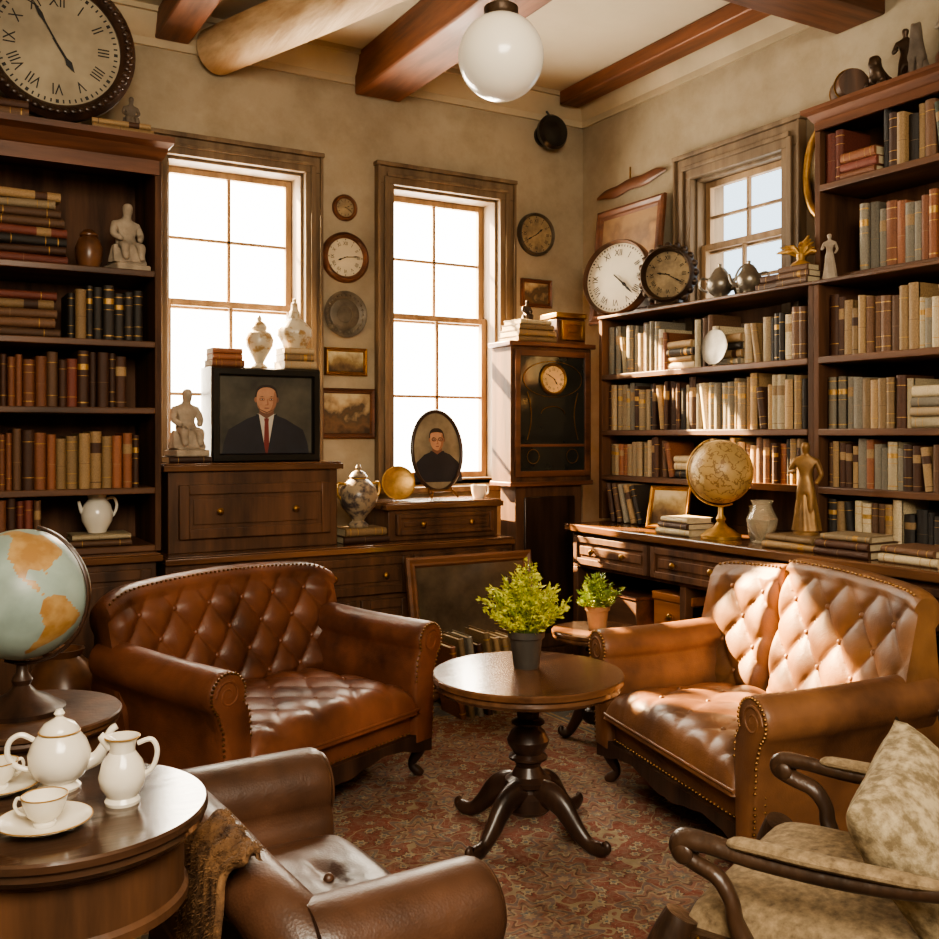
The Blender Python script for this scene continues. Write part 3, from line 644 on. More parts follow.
    for sx in (-1,1):
        for sy in (-1,1):
            x=sx*(W/2-.08); y=sy*(D/2-.045) if sy<0 else D/2-.07
            if leg=='cab': g=G(); stube(g,[(x,y,.13),(x+sx*.012,y+sy*.014,.10),(x+sx*.008,y+sy*.010,.065),(x-sx*.006,y-sy*.002,.032),(x+sx*.006,y+sy*.01,.010),(x+sx*.014,y+sy*.018,.0)],[.032,.029,.018,.011,.016,.014],14)
            else: g=G().lathe([(.02,0),(.026,.01),(.02,.03),(.026,.05),(.03,.11)],16,c=(x,y,0))
            g.make('leg',W_black,e)
    return e
sofa('loveseat','reddish brown tufted leather loveseat with rolled arms before sideboard','sofa',(.895,2.67,FZ),rad(24),.87,.55,.605,.295,.45,LEA,tuft=(.12,.145),fall=.035,fpow=9,roll=.056)
sofa('loveseat','sunlit tan-brown tufted leather loveseat beside the long counter','sofa',(1.938,1.862,FZ),rad(-101.7),.88,.54,.65,.295,.435,LEA2,tuft=(.13,.155),fall=.015,fpow=12,split=-.34,rr=.038,leab=LEA2L,roll=.056,puff=.021)
sofa('club_armchair','dark brown leather club armchair with thick rolled arms','armchair',(.512,1.435,FZ),rad(92),.69,.335,.45,.305,.422,LEA3,tuft=(.17,.17),rr=.045,rise=.0,leg='bun',back_tuft=False,seat_tuft=False,roll=.066,nail=False)
# ------------------------------------------------------------ carved tapestry armchair
def fauteuil(loc,rz):
    e=empty('carved_armchair','carved dark wooden armchair upholstered in beige tapestry','armchair',loc,rz); w=.205;d=.22; zs=.305
    g=G(); P=[]
    for i in range(49):
        t=-1+2*i/48; P.append((t*w,zs-.055-.018*math.cos(t*pi)-.004*abs(math.sin(t*12))))
    P+=[(w,zs+.005),(-w,zs+.005)]
    g.loft([[(x,-d-.008,z) for x,z in P],[(x,-d+.02,z) for x,z in P]])
    for sx in (-1,1):
        P2=[(-d+2*d*i/30,zs-.05-.012*math.cos((-1+2*i/30)*pi)) for i in range(31)]+[(d,zs+.005),(-d,zs+.005)]
        g.loft([[(sx*w-.014,y,z) for y,z in P2],[(sx*w+.014,y,z) for y,z in P2]])
    g.box(-w,w,d-.02,d,zs-.05,zs+.005)
    for i in range(-2,3):
        g.ball((i*.045,-d-.010,zs-.03),(.016-.002*abs(i),.006,.010),10,6)
    g.make('seat_frame',W_carve,e)
    nx=30; vs=[];fs=[]
    for j in range(nx+1):
        for i in range(nx+1):
            u=-1+2*i/nx; v=-1+2*j/nx; u=math.copysign(abs(u)**.7,u); v=math.copysign(abs(v)**.7,v); f=(max(0,1-abs(u)**9)**.4)*(max(0,1-abs(v)**9)**.4)
            vs.append((u*(w-.002),v*(d-.002),zs+(.045+.010*(1-u*u)*(1-v*v))*f))
    for j in range(nx):
        for i in range(nx): k=j*(nx+1)+i; fs.append((k,k+1,k+nx+2,k+nx+1))
    G().add(vs,fs).make('seat',TAP,e,ang=70)
    for sx in (-1,1):
        x=sx*w
        g=G(); stube(g,[(x,-d+.005,zs+.02),(x+sx*.012,-d-.012,zs-.03),(x+sx*.014,-d-.018,zs-.08),(x,-d,.12),(x-sx*.004,-d+.006,.05),(x+sx*.008,-d-.012,.018),(x+sx*.012,-d-.016,0)],[.024,.031,.029,.018,.012,.02,.017],16); g.make('leg',W_carve,e)
        G().tube([(x,d-.01,.29),(x,d+.0,.15),(x,d+.03,0)],[.018,.016,.014],12).make('leg',W_black,e)
        pts=[(x,-d+.10,zs),(x+sx*.006,-d+.085,zs+.035),(x+sx*.008,-d+.080,zs+.062),(x+sx*.006,-d+.060,zs+.088),(x+sx*.004,-d+.025,zs+.100),(x+sx*.004,-d+.003,zs+.112),(x+sx*.004,-d+.008,zs+.127),(x+sx*.004,-d+.045,zs+.130),(x+sx*.003,-d+.13,zs+.124),(x+sx*.001,.05,zs+.130),(x,d-.01,zs+.160)]
        g=G(); stube(g,pts,[.015,.012,.011,.012,.012,.014,.014,.012,.011,.011,.012],14,5,1.25)
        for sg in (-1,1): g.ball((x+sx*.004+sg*.012,-d+.012,zs+.112),(.007,.016,.015),14,10)
        arm=g.make('armrest',W_carve,e)
        g=G(); stube(g,[(x+sx*.003,-d+.075,zs+.135),(x+sx*.003,-d+.09,zs+.140),(x+sx*.002,-d+.18,zs+.141),(x+sx*.001,.09,zs+.146),(x+sx*.001,.13,zs+.150)],[.004,.009,.010,.009,.004],14,4,1.7); g.make('arm_pad',TAP,arm)
        G().tube([(x,d-.01,.28),(x,d+.02,.5),(x*.96,d+.05,.72)],[.018,.017,.016],12).make('back_post',W_black,e)
    g=G(); stube(g,[(-w*.96,d+.05,.72),(-w*.5,d+.055,.76),(0,d+.056,.775),(w*.5,d+.055,.76),(w*.96,d+.05,.72)],[.016,.02,.026,.02,.016],12); g.make('back_rail',W_black,e)
    rg=[]
    for k in range(13):
        t=k/12; z=.37+.36*t; y=d-.0+.045*t; hw=(w-.018)*(1-.05*t); bul=.03*math.sin(pi*t)**.6+.004
        rg.append([(hw*math.cos(2*pi*i/24)*(1),y+bul*math.sin(2*pi*i/24),z) for i in range(24)])
    G().loft(rg).make('backrest',TAP,e)
    nl=G()
    for i in range(30): nl.ball((-w+.01+i*(2*w-.02)/29,-d-.009,zs),.0036,6,4)
    for sx in (-1,1):
        for i in range(28): nl.ball((sx*(w+.014),-d+.02+i*.0142,zs),.0036,6,4)
    nl.make('nailhead_trim',NAIL,e)['kind']='stuff'
fauteuil((1.232,.945,0),rad(203.8))
def cushion(name,label,loc,rot,s,m,th=.06):
    n=26; vs=[];fs=[]
    for side in (1,-1):
        o=len(vs)
        for j in range(n+1):
            for i in range(n+1):
                u=-1+2*i/n; v=-1+2*j/n; f=(max(0,(1-u**4))*max(0,(1-v**4)))**.55
                k=1-.10*(1-abs(u*v))*(abs(u)**3+abs(v)**3)*.6
                vs.append((u*s/2*k,side*th*f,v*s/2*k))
        for j in range(n):
            for i in range(n): k=o+j*(n+1)+i; fs.append((k,k+1,k+n+2,k+n+1))
    ob=G().add(vs,fs).make(name,m,loc=loc,rot=rot,ang=80,recalc=False); tag(ob,label,'cushion')
    bm=bmesh.new(); bm.from_mesh(ob.data); bmesh.ops.remove_doubles(bm,verts=bm.verts,dist=.0005); bmesh.ops.recalc_face_normals(bm,faces=bm.faces); bm.to_mesh(ob.data); bm.free()
    return ob
cushion('throw_pillow','beige patterned tapestry cushion leaning on the carved armchair',(1.225,.85,.44),(rad(34),rad(14),rad(203.8)),.27,TAPP,.055)
# ------------------------------------------------------------ tables
def pedestal_table(name,label,loc,r,h,m_top,m_leg,legs=4,apron=False,rot=0,spread=.75,k=1.0,rim=.03):
    e=empty(name,label,'table',loc,rot)
    G().lathe([(0,h-rim),(r*.9,h-rim),(r*.95,h-rim*.9),(r*.975,h-rim*.7),(r*.965,h-rim*.5),(r,h-rim*.35),(r,h-.003),(r*.985,h),(0,h)],64).make('tabletop',m_top,e,ang=30)
    z1=h-rim
    if apron:
        G().lathe([(r*.80,h-.12),(r*.86,h-.115),(r*.86,h-.105),(r*.83,h-.10),(r*.83,h-.04),(r*.87,h-.036),(r*.88,h-rim)],64).make('apron',W_dark,e,ang=30); z1=h-.12
        G().lathe([(0,h-.121),(r*.8,h-.12),(r*.8,h-.115),(0,h-.115)],48).make('underside',W_dark,e)
    s=(z1-.09)
    prof=[(.0,.055),(.042,.058),(.052,.07),(.05,.10),(.038,.112),(.036,.12),(.048,.128),(.05,.14),(.036,.15)]
    prof+=[(.026,.09+s*.30),(.030,.09+s*.34),(.042,.09+s*.37),(.042,.09+s*.39),(.032,.09+s*.42),(.044,.09+s*.50),(.046,.09+s*.54),(.036,.09+s*.62),(.024,.09+s*.66),(.036,.09+s*.69),(.036,.09+s*.71),(.024,.09+s*.74),(.026,.09+s*.80),(.040,.09+s*.84),(.040,.09+s*.87),(.034,.09+s*.89),(.055,.09+s*.96),(.07,z1)]
    prof=[(a*k,b) for a,b in prof]
    G().lathe(prof,32).make('pedestal',m_leg,e,ang=30)
    for i in range(legs):
        a=2*pi*i/legs+.35; ca,sa=math.cos(a),math.sin(a); R0=r*spread
        pth=[(.02,.095),(R0*.26,.115),(R0*.46,.098),(R0*.66,.052),(R0*.82,.024),(R0*.97,.019),(R0*1.06,.028),(R0*1.03,.040)]
        g=G(); stube(g,[(q*ca,q*sa,z-.002) for q,z in pth],[.032*k,.030*k,.026*k,.020*k,.018,.019,.014,.007],14,4,.75); g.make('leg',m_leg,e)
    return e
pedestal_table('coffee_table','round polished wooden pedestal table on the persian rug',(1.364,2.07,FZ),.24,.405,W_top,W_black,4,spread=.9,k=1.15,rim=.042)
TT=wood('tea_table_top','#281a13','#523a2b','x',.18,.45)
pedestal_table('tea_table','round dark polished drum table carrying white tea set',(.175,1.284,0),.168,.55,TT,W_dark,4,True,spread=.8)
pedestal_table('side_table','round dark wooden side table carrying the world globe',(.22,2.14,0),.18,.45,W_dark,W_dark,3,True)
pedestal_table('side_table','small round wooden side table carrying a potted plant',(1.985,2.60,FZ),.15,.36,W_top,W_black,3)
e=empty('end_table','small dark square wooden end table beside the sofa arm','table',(1.93,1.10,0),0)
G().box(-.14,.14,-.14,.14,.43,.455).make('tabletop',W_black,e,bevel=.004)
G().box(-.125,.125,-.125,.125,.34,.43).make('apron',W_dark,e,bevel=.003)
G().box(-.12,.12,-.12,.12,.12,.135).make('shelf',W_dark,e,bevel=.003)
for sx in (-1,1):
    for sy in (-1,1): G().lathe([(.012,0),(.014,.1),(.018,.13),(.014,.16),(.016,.3),(.018,.34)],12,c=(sx*.11,sy*.11,0)).make('leg',W_dark,e)
# ------------------------------------------------------------ plants
def plant(label,loc,pr,ph,R0,Hh,m,pot,n=70,seed=1,leaf=.016):
    e=empty('potted_plant',label,'plant',loc,0); q=random.Random(seed)
    G().lathe([(0,0),(pr*.68,0),(pr*.72,.004),(pr*.92,ph*.8),(pr*1.04,ph*.82),(pr*1.06,ph),(pr*.95,ph),(pr*.9,ph*.86),(0,ph*.86)],32).make('pot',pot,e,ang=30)
    G().lathe([(pr*.92,ph*.86),(0,ph*.91)],20).make('soil',SOIL,e)
    g=G(); st=G()
    for i in range(n):
        az=q.uniform(0,2*pi); el=q.uniform(.05,1)**.75; L=q.uniform(.6,1.2)
        hx_=R0*L*math.cos(el*pi/2); hz=Hh*L*(.35+.65*math.sin(el*pi/2))
        pts=[]
        for k in range(9):
            t=k/8; pts.append(Vector((pr*.4*math.cos(az)*(1-t)+math.cos(az)*hx_*t**.8,pr*.4*math.sin(az)*(1-t)+math.sin(az)*hx_*t**.8,ph*.88+hz*(t-.35*t*t*(1-el))*1.05)))
        st.tube(pts,.0010,4)
        for k in range(2,9):
            for s in range(6):
                p=pts[k]+Vector((q.uniform(-1,1),q.uniform(-1,1),q.uniform(-1,1)))*.006
                d=Vector((math.cos(az),math.sin(az),.7)).normalized()+Vector((q.uniform(-1,1),q.uniform(-1,1),q.uniform(-.8,1)))*.9; d.normalize()
                sd=d.cross(Vector((q.uniform(-1,1),q.uniform(-1,1),q.uniform(-1,1)))).normalized(); l=leaf*q.uniform(.5,1.1); w=l*.2
                g.add([p,p+d*l*.5+sd*w,p+d*l,p+d*l*.5-sd*w],[(0,1,2,3)])
    st.make('stems',FOL2,e); o=g.make('foliage',m,e,smooth=False,recalc=False); o['kind']='stuff'
plant('feathery yellow-green potted plant in dark pot on table',(1.385,2.11,FZ+.405),.045,.095,.115,.150,FOL,POTD,120,3,.017)
plant('small green potted plant on the little side table',(1.985,2.60,FZ+.36),.04,.078,.09,.085,FOL2,POTT,70,5,.017)
# ------------------------------------------------------------ world globe
LANDS=[[(-168,66),(-156,71),(-125,70),(-95,72),(-80,73),(-64,60),(-56,52),(-66,45),(-74,40),(-76,35),(-81,30),(-81,25),(-84,30),(-97,27),(-97,20),(-90,20),(-87,16),(-83,10),(-78,8),(-85,10),(-95,15),(-105,20),(-113,30),(-120,34),(-125,45),(-135,58),(-152,59),(-165,55)],
[(-78,8),(-62,11),(-50,2),(-35,-6),(-39,-16),(-48,-26),(-58,-36),(-66,-46),(-69,-54),(-75,-50),(-72,-35),(-71,-18),(-81,-5)],
[(-55,60),(-20,70),(-20,82),(-60,82),(-70,77)],
[(-17,15),(-10,30),(-5,36),(11,37),(32,31),(43,12),(51,11),(40,-5),(40,-17),(33,-28),(20,-35),(12,-18),(9,2),(-8,5)],
[(-10,37),(-9,43),(0,48),(8,54),(12,65),(28,71),(60,70),(100,77),(170,69),(178,65),(160,58),(140,54),(130,42),(121,30),(108,20),(103,5),(98,17),(88,22),(80,10),(72,20),(58,25),(55,17),(43,13),(36,30),(28,37),(22,38),(15,42),(8,44),(0,40)],
[(114,-22),(130,-12),(142,-11),(153,-27),(148,-38),(135,-33),(116,-34)]]
def inland(lo,la):
    for P in LANDS:
        c=False; j=len(P)-1
        for i in range(len(P)):
            xi,yi=P[i]; xj,yj=P[j]
            if (yi>la)!=(yj>la) and lo<(xj-xi)*(la-yi)/(yj-yi)+xi: c=not c
            j=i
        if c: return True
    return False
def globemat(name,sea,land,land2,metal=0,rough=.35,eng=0):
    m=bpy.data.materials.new(name); m.use_nodes=True; nt=m.node_tree; N=nt.nodes; L=nt.links; b=N['Principled BSDF']; b.inputs['Roughness'].default_value=rough; b.inputs['Metallic'].default_value=metal
    at=N.new('ShaderNodeAttribute'); at.attribute_name='land'
    tc=N.new('ShaderNodeTexCoord'); nz=N.new('ShaderNodeTexNoise'); nz.inputs['Scale'].default_value=26; nz.inputs['Detail'].default_value=6; L.new(tc.outputs['Object'],nz.inputs['Vector'])
    cr=N.new('ShaderNodeValToRGB'); cr.color_ramp.elements[0].color=hx(land); cr.color_ramp.elements[1].color=hx(land2); cr.color_ramp.elements[0].position=.4; cr.color_ramp.elements[1].position=.6; L.new(nz.outputs[0],cr.inputs[0])
    ad=N.new('ShaderNodeMath'); ad.operation='MULTIPLY_ADD'; ad.inputs[1].default_value=.5; ad.inputs[2].default_value=-.25; L.new(nz.outputs[0],ad.inputs[0])
    a2=N.new('ShaderNodeMath'); a2.operation='ADD'; L.new(ad.outputs[0],a2.inputs[0]); L.new(at.outputs['Fac'],a2.inputs[1])
    gt=N.new('ShaderNodeMath'); gt.operation='GREATER_THAN'; gt.inputs[1].default_value=.5; L.new(a2.outputs[0],gt.inputs[0])
    n2=N.new('ShaderNodeTexNoise'); n2.inputs['Scale'].default_value=14; n2.inputs['Detail'].default_value=5; L.new(tc.outputs['Object'],n2.inputs['Vector'])
    c2=N.new('ShaderNodeValToRGB'); c2.color_ramp.elements[0].color=hx(sea,.75); c2.color_ramp.elements[1].color=hx(sea,1.1); c2.color_ramp.elements[0].position=.3; c2.color_ramp.elements[1].position=.65; L.new(n2.outputs[0],c2.inputs[0])
    mx=N.new('ShaderNodeMix'); mx.data_type='RGBA'; L.new(gt.outputs[0],mx.inputs[0]); L.new(c2.outputs[0],mx.inputs[6]); L.new(cr.outputs[0],mx.inputs[7]); out=mx.outputs[2]
    if eng:
        wv=N.new('ShaderNodeTexNoise'); wv.inputs['Scale'].default_value=34; wv.inputs['Detail'].default_value=3; L.new(tc.outputs['Object'],wv.inputs['Vector'])
        c3=N.new('ShaderNodeValToRGB'); c3.color_ramp.interpolation='CONSTANT'; e=c3.color_ramp.elements; e[0].color=(0,0,0,1); e[1].position=.53; e[1].color=(0,0,0,1); k=e.new(.47); k.color=(.8,.8,.8,1); L.new(wv.outputs[0],c3.inputs[0])
        m2=N.new('ShaderNodeMix'); m2.data_type='RGBA'; L.new(c3.outputs[0],m2.inputs[0]); L.new(out,m2.inputs[6]); m2.inputs[7].default_value=hx('#7d5f38'); out=m2.outputs[2]
        bp=N.new('ShaderNodeBump'); bp.inputs['Strength'].default_value=.7; bp.inputs['Distance'].default_value=.006; L.new(wv.outputs[0],bp.inputs['Height']); L.new(bp.outputs[0],b.inputs['Normal'])
    L.new(out,b.inputs['Base Color'])
    return m
def globe(label,loc,r,m,standm,h,rotz,tilt=.35,ma=rad(-35)):
    e=empty('globe',label,'globe',loc,0)
    g=G(); g.ball((0,0,0),r,160,80)
    o=g.make('sphere',m,e,loc=(0,0,h),rot=(0,tilt,rotz)); at=o.data.attributes.new('land','FLOAT','POINT')
    vals=[]
    for v in o.data.vertices:
        la=math.degrees(math.asin(max(-1,min(1,v.co.z/r)))); lo=math.degrees(math.atan2(v.co.y,v.co.x)); vals.append(1.0 if inland(lo,la) else 0.0)
    at.data.foreach_set('value',vals)
    R1=r*1.07
    def dirp(a,rr): return (rr*math.sin(a)*math.cos(ma),rr*math.sin(a)*math.sin(ma),h+rr*math.cos(a))
    G().tube([dirp(tilt+pi*i/28,R1) for i in range(29)],r*.03,8,1.6).make('meridian_ring',standm,e)
    G().lathe([(0,0),(r*.62,0),(r*.64,.01),(r*.5,.02),(r*.42,.028),(r*.22,.04),(r*.12,.055),(r*.16,.066),(r*.09,.08),(r*.08,max(.082,h-R1-.004)),(r*.12,h-R1+.002)],32).make('stand',standm,e,ang=30)
    return e
GM=globemat('world_globe_map','#9db0a8','#a57c4a','#bd9a68')
globe('large pale blue world globe with tan continents on stand',(.213,2.144,.45),.128,GM,W_black,.235,rad(0),tilt=.25)
GM2=globemat('gilt_globe_map','#bfa06a','#dcc694','#cbab74',.1,.45,1)
globe('gold antique engraved globe on a stand on the counter',(2.425,2.49,.6495),.108,GM2,GOLD,.225,rad(40),ma=rad(150))
# ------------------------------------------------------------ porcelain
def spin(name,label,cat,loc,prof,m,group=None,n=32,extra=None,rz=0,flute=0,fn=0):
    e=empty(name,label,cat,loc,rz,group); G().lathe(prof,n,flute=flute,fn=fn).make('body',m,e,ang=35)
    if extra: extra(e)
    return e
def ring_tube(g,r,z,t): g.tube([(r*math.cos(2*pi*i/32),r*math.sin(2*pi*i/32),z) for i in range(33)],t,6)
def st_(e,name,pts,r,m,n=10):
    if not isinstance(r,(list,tuple)): r=[r]*len(pts)
    g=G(); stube(g,pts,r,n,5); return g.make(name,m,e)
def tp(e):
    st_(e,'spout',[(.03,0,.03),(.045,0,.035),(.055,0,.052),(.062,0,.068),(.069,0,.073)],[.011,.009,.0065,.005,.0045],PORC)
    st_(e,'handle',[(-.03,0,.065),(-.045,0,.073),(-.058,0,.065),(-.06,0,.048),(-.05,0,.034),(-.034,0,.028)],.0035,PORC,8)
    G().lathe([(.024,.072),(.024,.076),(.018,.084),(.008,.089),(.004,.092),(.007,.096),(.004,.101),(0,.102)],24).make('lid',PORC,e)
    g=G(); ring_tube(g,.0245,.073,.001); g.make('gilt_rim',GOLD,e)
spin('teapot','white porcelain teapot with gold rims on tea table','teapot',(.178,1.352,.55),[(0,0),(.024,0),(.026,.004),(.02,.01),(.03,.018),(.037,.032),(.038,.046),(.033,.06),(.025,.071),(.0,.073)],PORC,extra=tp,rz=rad(-10))
def cr(e):
    st_(e,'handle',[(-.018,0,.072),(-.034,0,.076),(-.041,0,.062),(-.036,0,.042),(-.024,0,.032)],.0032,PORC,8)
    st_(e,'spout',[(.012,0,.07),(.02,0,.078),(.026,0,.084)],[.009,.007,.004],PORC)
    g=G(); ring_tube(g,.0205,.081,.001); g.make('gilt_rim',GOLD,e)
spin('cream_jug','tall white porcelain cream jug with gold rim','jug',(.238,1.262,.55),[(0,0),(.02,0),(.021,.004),(.018,.009),(.026,.022),(.028,.034),(.024,.05),(.015,.063),(.016,.073),(.020,.082),(.018,.082),(.0,.07)],PORC,extra=cr,rz=rad(160))
def cupset(x,y,rz,gs):
    s=empty('saucer','white porcelain saucer with gold rim under a teacup','saucer',(x,y,.55),0,gs)
    G().lathe([(0,.0),(.025,0),(.028,.003),(.045,.009),(.052,.012),(.051,.0135),(.044,.0105),(.027,.0045),(0,.0045)],40).make('dish',PORC,s)
    g=G(); ring_tube(g,.0515,.0128,.0009); g.make('gilt_rim',GOLD,s)
    c=empty('teacup','small white porcelain teacup standing on its saucer','cup',(x,y,.5547),rz,'teacups')
    G().lathe([(0,0),(.012,0),(.013,.004),(.011,.006),(.019,.013),(.0235,.026),(.025,.034),(.0235,.034),(.021,.025),(.016,.012),(0,.009)],32).make('bowl',PORC,c)
    st_(c,'handle',[(.022,0,.028),(.031,0,.03),(.034,0,.021),(.028,0,.013),(.019,0,.012)],.0021,PORC,8)
    g=G(); ring_tube(g,.0248,.0342,.0009); g.make('gilt_rim',GOLD,c)
cupset(.145,1.222,rad(150),'saucers'); cupset(.108,1.378,rad(20),'saucers')
def pit(e):
    st_(e,'handle',[(.03,0,.115),(.055,0,.118),(.065,0,.09),(.055,0,.06),(.04,0,.05)],.005,PORC,8)
    st_(e,'spout',[(-.035,0,.06),(-.05,0,.075),(-.06,0,.11)],[.012,.008,.005],PORC)
    G().lathe([(.028,.13),(.02,.142),(.006,.148),(.008,.155),(0,.156)],20).make('lid',PORC,e)
spin('pitcher','white ceramic coffee pot standing on books in bookcase','pitcher',(.595,3.60,.664),[(0,0),(.03,0),(.034,.01),(.05,.04),(.053,.065),(.045,.095),(.03,.115),(.032,.13),(0,.13)],PORC,extra=pit)
spin('jar','small brown lidded jar on a bookcase shelf','jar',(.565,3.58,1.565),[(0,0),(.03,0),(.042,.03),(.045,.07),(.035,.1),(.025,.11),(.03,.115),(.03,.12),(.015,.135),(0,.14)],CERB)
def urnlid(rl,z,m,s=1):
    def f(e): G().lathe([(rl,z),(rl*1.1,z+.006*s),(rl*.8,z+.02*s),(rl*.3,z+.03*s),(rl*.35,z+.038*s),(rl*.15,z+.05*s),(0,z+.052*s)],24).make('lid',m,e)
    return f
e=empty('display_plate','round pale metal plate standing before books on shelf','plate',(2.566,2.66,1.25+.068),-pi/2,rx=-.08)
g=G(); g.T=Matrix.Rotation(pi/2,4,'X'); g.lathe([(0,-.0),(.04,0),(.055,.005),(.066,.008),(.064,.010),(.05,.005),(.0,.004)],36); g.make('dish',SILV,e)
# ------------------------------------------------------------ portraits
SK=mat('painted_skin','#b08061',.6,0,.2,9,col2='#cf9f7e',detail=6); SK2=mat('painted_skin_shadow','#96694f',.6,0,.15,14); SK3=mat('painted_skin_deep_shadow','#735040',.6,0,.15,14); HAIR=mat('painted_hair','#2f241c',.6); SUIT=mat('painted_suit','#1d1e26',.6,0,.3,10); SHIRT=mat('painted_shirt','#c4bdb0',.6,0,.12); TIE=mat('painted_tie','#742c27',.6); BG=mat('painted_background','#35332c',.6,0,.35,5,col2='#5c584a'); LIP=mat('painted_lips','#85564a',.6); EYE=mat('painted_eyes','#1b1310',.4); BG2=mat('painted_backdrop_brown','#6e624e',.6,0,.3,8,col2='#9c8f74')
def portrait(parent,cx,cz,s,w,h,y,oval=False,tie=True,beard=True,glasses=False,bgm=None,dz=0,vk=.86):
    g=G(); k=.0005
    if oval: g.mi(0).ell(cx,cz,w/2,h/2,y,40)
    else: g.mi(0).poly([(cx-w/2,cz-h/2),(cx+w/2,cz-h/2),(cx+w/2,cz+h/2),(cx-w/2,cz+h/2)],y)
    V=lambda b: b*vk if b>0 else b
    def sm(pts,n=4):
        P=[Vector((a,b,0)) for a,b in pts]; out=[]; L=len(P)
        for i in range(L):
            p0,p1,p2,p3=P[i-1],P[i],P[(i+1)%L],P[(i+2)%L]
            for q in range(n):
                t=q/n; v=.5*((2*p1)+(p2-p0)*t+(2*p0-5*p1+4*p2-p3)*t*t+(3*p1-p0-3*p2+p3)*t**3); out.append((v.x,v.y))
        return out
    def P(pts,m,l,smooth=False):
        if smooth: pts=sm(pts)
        g.mi(m).poly([(cx+a*s,cz+V(b)*s+dz) for a,b in pts],y-k*l)
    def E(a,b,c,d,m,l,n=20): g.mi(m).ell(cx+a*s,cz+V(b)*s+dz,c*s,d*s,y-k*l,n)
    bz=(-.5*h-dz)/s if not oval else (-.40*h-dz)/s; hw=min(.50,.47*w/s) if not oval else .38
    P([(-hw,bz),(hw,bz),(hw*.97,min(-.3,bz+.12)),(hw*.86,-.16),(.2,-.05),(.09,-.01),(-.09,-.01),(-.2,-.05),(-hw*.86,-.16),(-hw*.97,min(-.3,bz+.12))],1,1)
    tb=max(bz,-.47)
    P([(-.10,-.0),(.10,-.0),(.09,-.10),(.02,tb),(-.02,tb),(-.09,-.10)],2 if tie else 1,2)
    P([(-.072,.08),(.072,.08),(.078,-.0),(0,-.05),(-.078,-.0)],9,3)
    if tie: P([(-.026,-.045),(.026,-.045),(.02,-.085),(.032,tb),(-.032,tb),(-.02,-.085)],3,4)
    P([(-.105,.0),(-.080,-.005),(-.01,tb),(-.06,tb),(-.16,-.17)],1,5); P([(.105,.0),(.080,-.005),(.01,tb),(.06,tb),(.16,-.17)],1,5)
    hr=[(-.112,.15),(-.116,.23),(-.095,.30),(-.05,.335),(0,.342),(.05,.335),(.095,.30),(.116,.23),(.112,.15),(0,.12)]
    P(hr,6,6,True)
    E(-.112,.165,.016,.028,5,6.5); E(.112,.165,.016,.028,9,6.5)
    face=[(-.104,.20),(-.103,.14),(-.092,.08),(-.06,.03),(0,.006),(.06,.03),(.092,.08),(.103,.14),(.104,.20),(.092,.262),(.055,.300 if tie else .275),(0,.312 if tie else .282),(-.055,.300 if tie else .275),(-.092,.262)]
    P(face,4,7,True)
    P([(.104,.20),(.103,.14),(.092,.08),(.06,.03),(.02,.01),(.05,.07),(.065,.13),(.07,.2),(.085,.27),(.092,.262)],5,8,True)
    if beard: P([(-.098,.115),(-.07,.055),(0,.022),(.07,.055),(.098,.115),(.08,.05),(0,.006),(-.08,.05)],9,9)
    for sx in (-1,1):
        P([(sx*.02,.178),(sx*.05,.190),(sx*.078,.180),(sx*.072,.155),(sx*.03,.152)],5,9,True)
        P([(sx*.022,.196),(sx*.05,.207),(sx*.078,.197),(sx*.05,.199)],6,10)
        P([(sx*.032,.170),(sx*.048,.176),(sx*.064,.170),(sx*.048,.165)],2,11,True)
        E(sx*.048,.1705,.0075,.0062,7,12,12)
        if glasses:
            pts=[(cx+(sx*.05+.034*math.cos(a))*s,y-k*14,cz+dz+(.172*vk+.024*math.sin(a))*s) for a in [i*pi/10 for i in range(21)]]; g.mi(7).tube(pts,.0035*s,5)
    P([(.002,.175),(.012,.17),(.020,.11),(.012,.100),(-.012,.100),(-.016,.108),(.004,.112)],5,10)
    E(-.010,.103,.004,.003,9,11,8); E(.010,.103,.004,.003,9,11,8)
    P([(-.030,.068),(-.012,.074),(0,.072),(.012,.074),(.030,.068),(.015,.060),(-.015,.060)],8,10,False)
    P([(-.032,.068),(0,.0695),(.032,.068),(0,.0665)],9,11)
    return g.make('painted_portrait',[bgm or BG,SUIT,SHIRT,TIE,SK,SK2,HAIR,EYE,LIP,SK3],parent,smooth=False,recalc=False)
e=empty('framed_portrait','deep black box frame holding painted portrait of suited man','picture frame',(1.195,3.57,.90),0)
g=G(); a=.21;b=.175
def rc(i,y): return [(-a+i,y,i),(a-i,y,i),(a-i,y,2*b-i),(-a+i,y,2*b-i)]
g.loft([rc(0,.15),rc(0,.012),rc(.006,0),rc(.026,.0),rc(.032,.012),rc(.032,.022)],caps=False); g.box(-a+.01,a-.01,.023,.15,.01,2*b-.01); g.make('frame',BLACK,e,ang=20)
portrait(e,0,b,.37,2*a-.064,2*b-.064,.021,dz=.004)
stack(1.05,3.645,1.251,[(.12,.1,.026),(.11,.09,.022),(.11,.09,.02)],0,['tan','cream','orange brown'],'on top of black portrait frame',jit=3)
spin('lidded_urn','pale gold-patterned lidded urn on top of portrait frame','urn',(1.185,3.645,1.2505),[(0,0),(.03,0),(.032,.008),(.016,.022),(.03,.05),(.05,.085),(.054,.11),(.044,.135),(.026,.145),(.03,.152),(0,.152)],PORCG,extra=urnlid(.027,.152,PORCG))
zt=stack(1.325,3.645,1.251,[(.13,.11,.03),(.12,.1,.026),(.12,.1,.024)],0,['cream','tan','beige'],'on top of black portrait frame',jit=3)
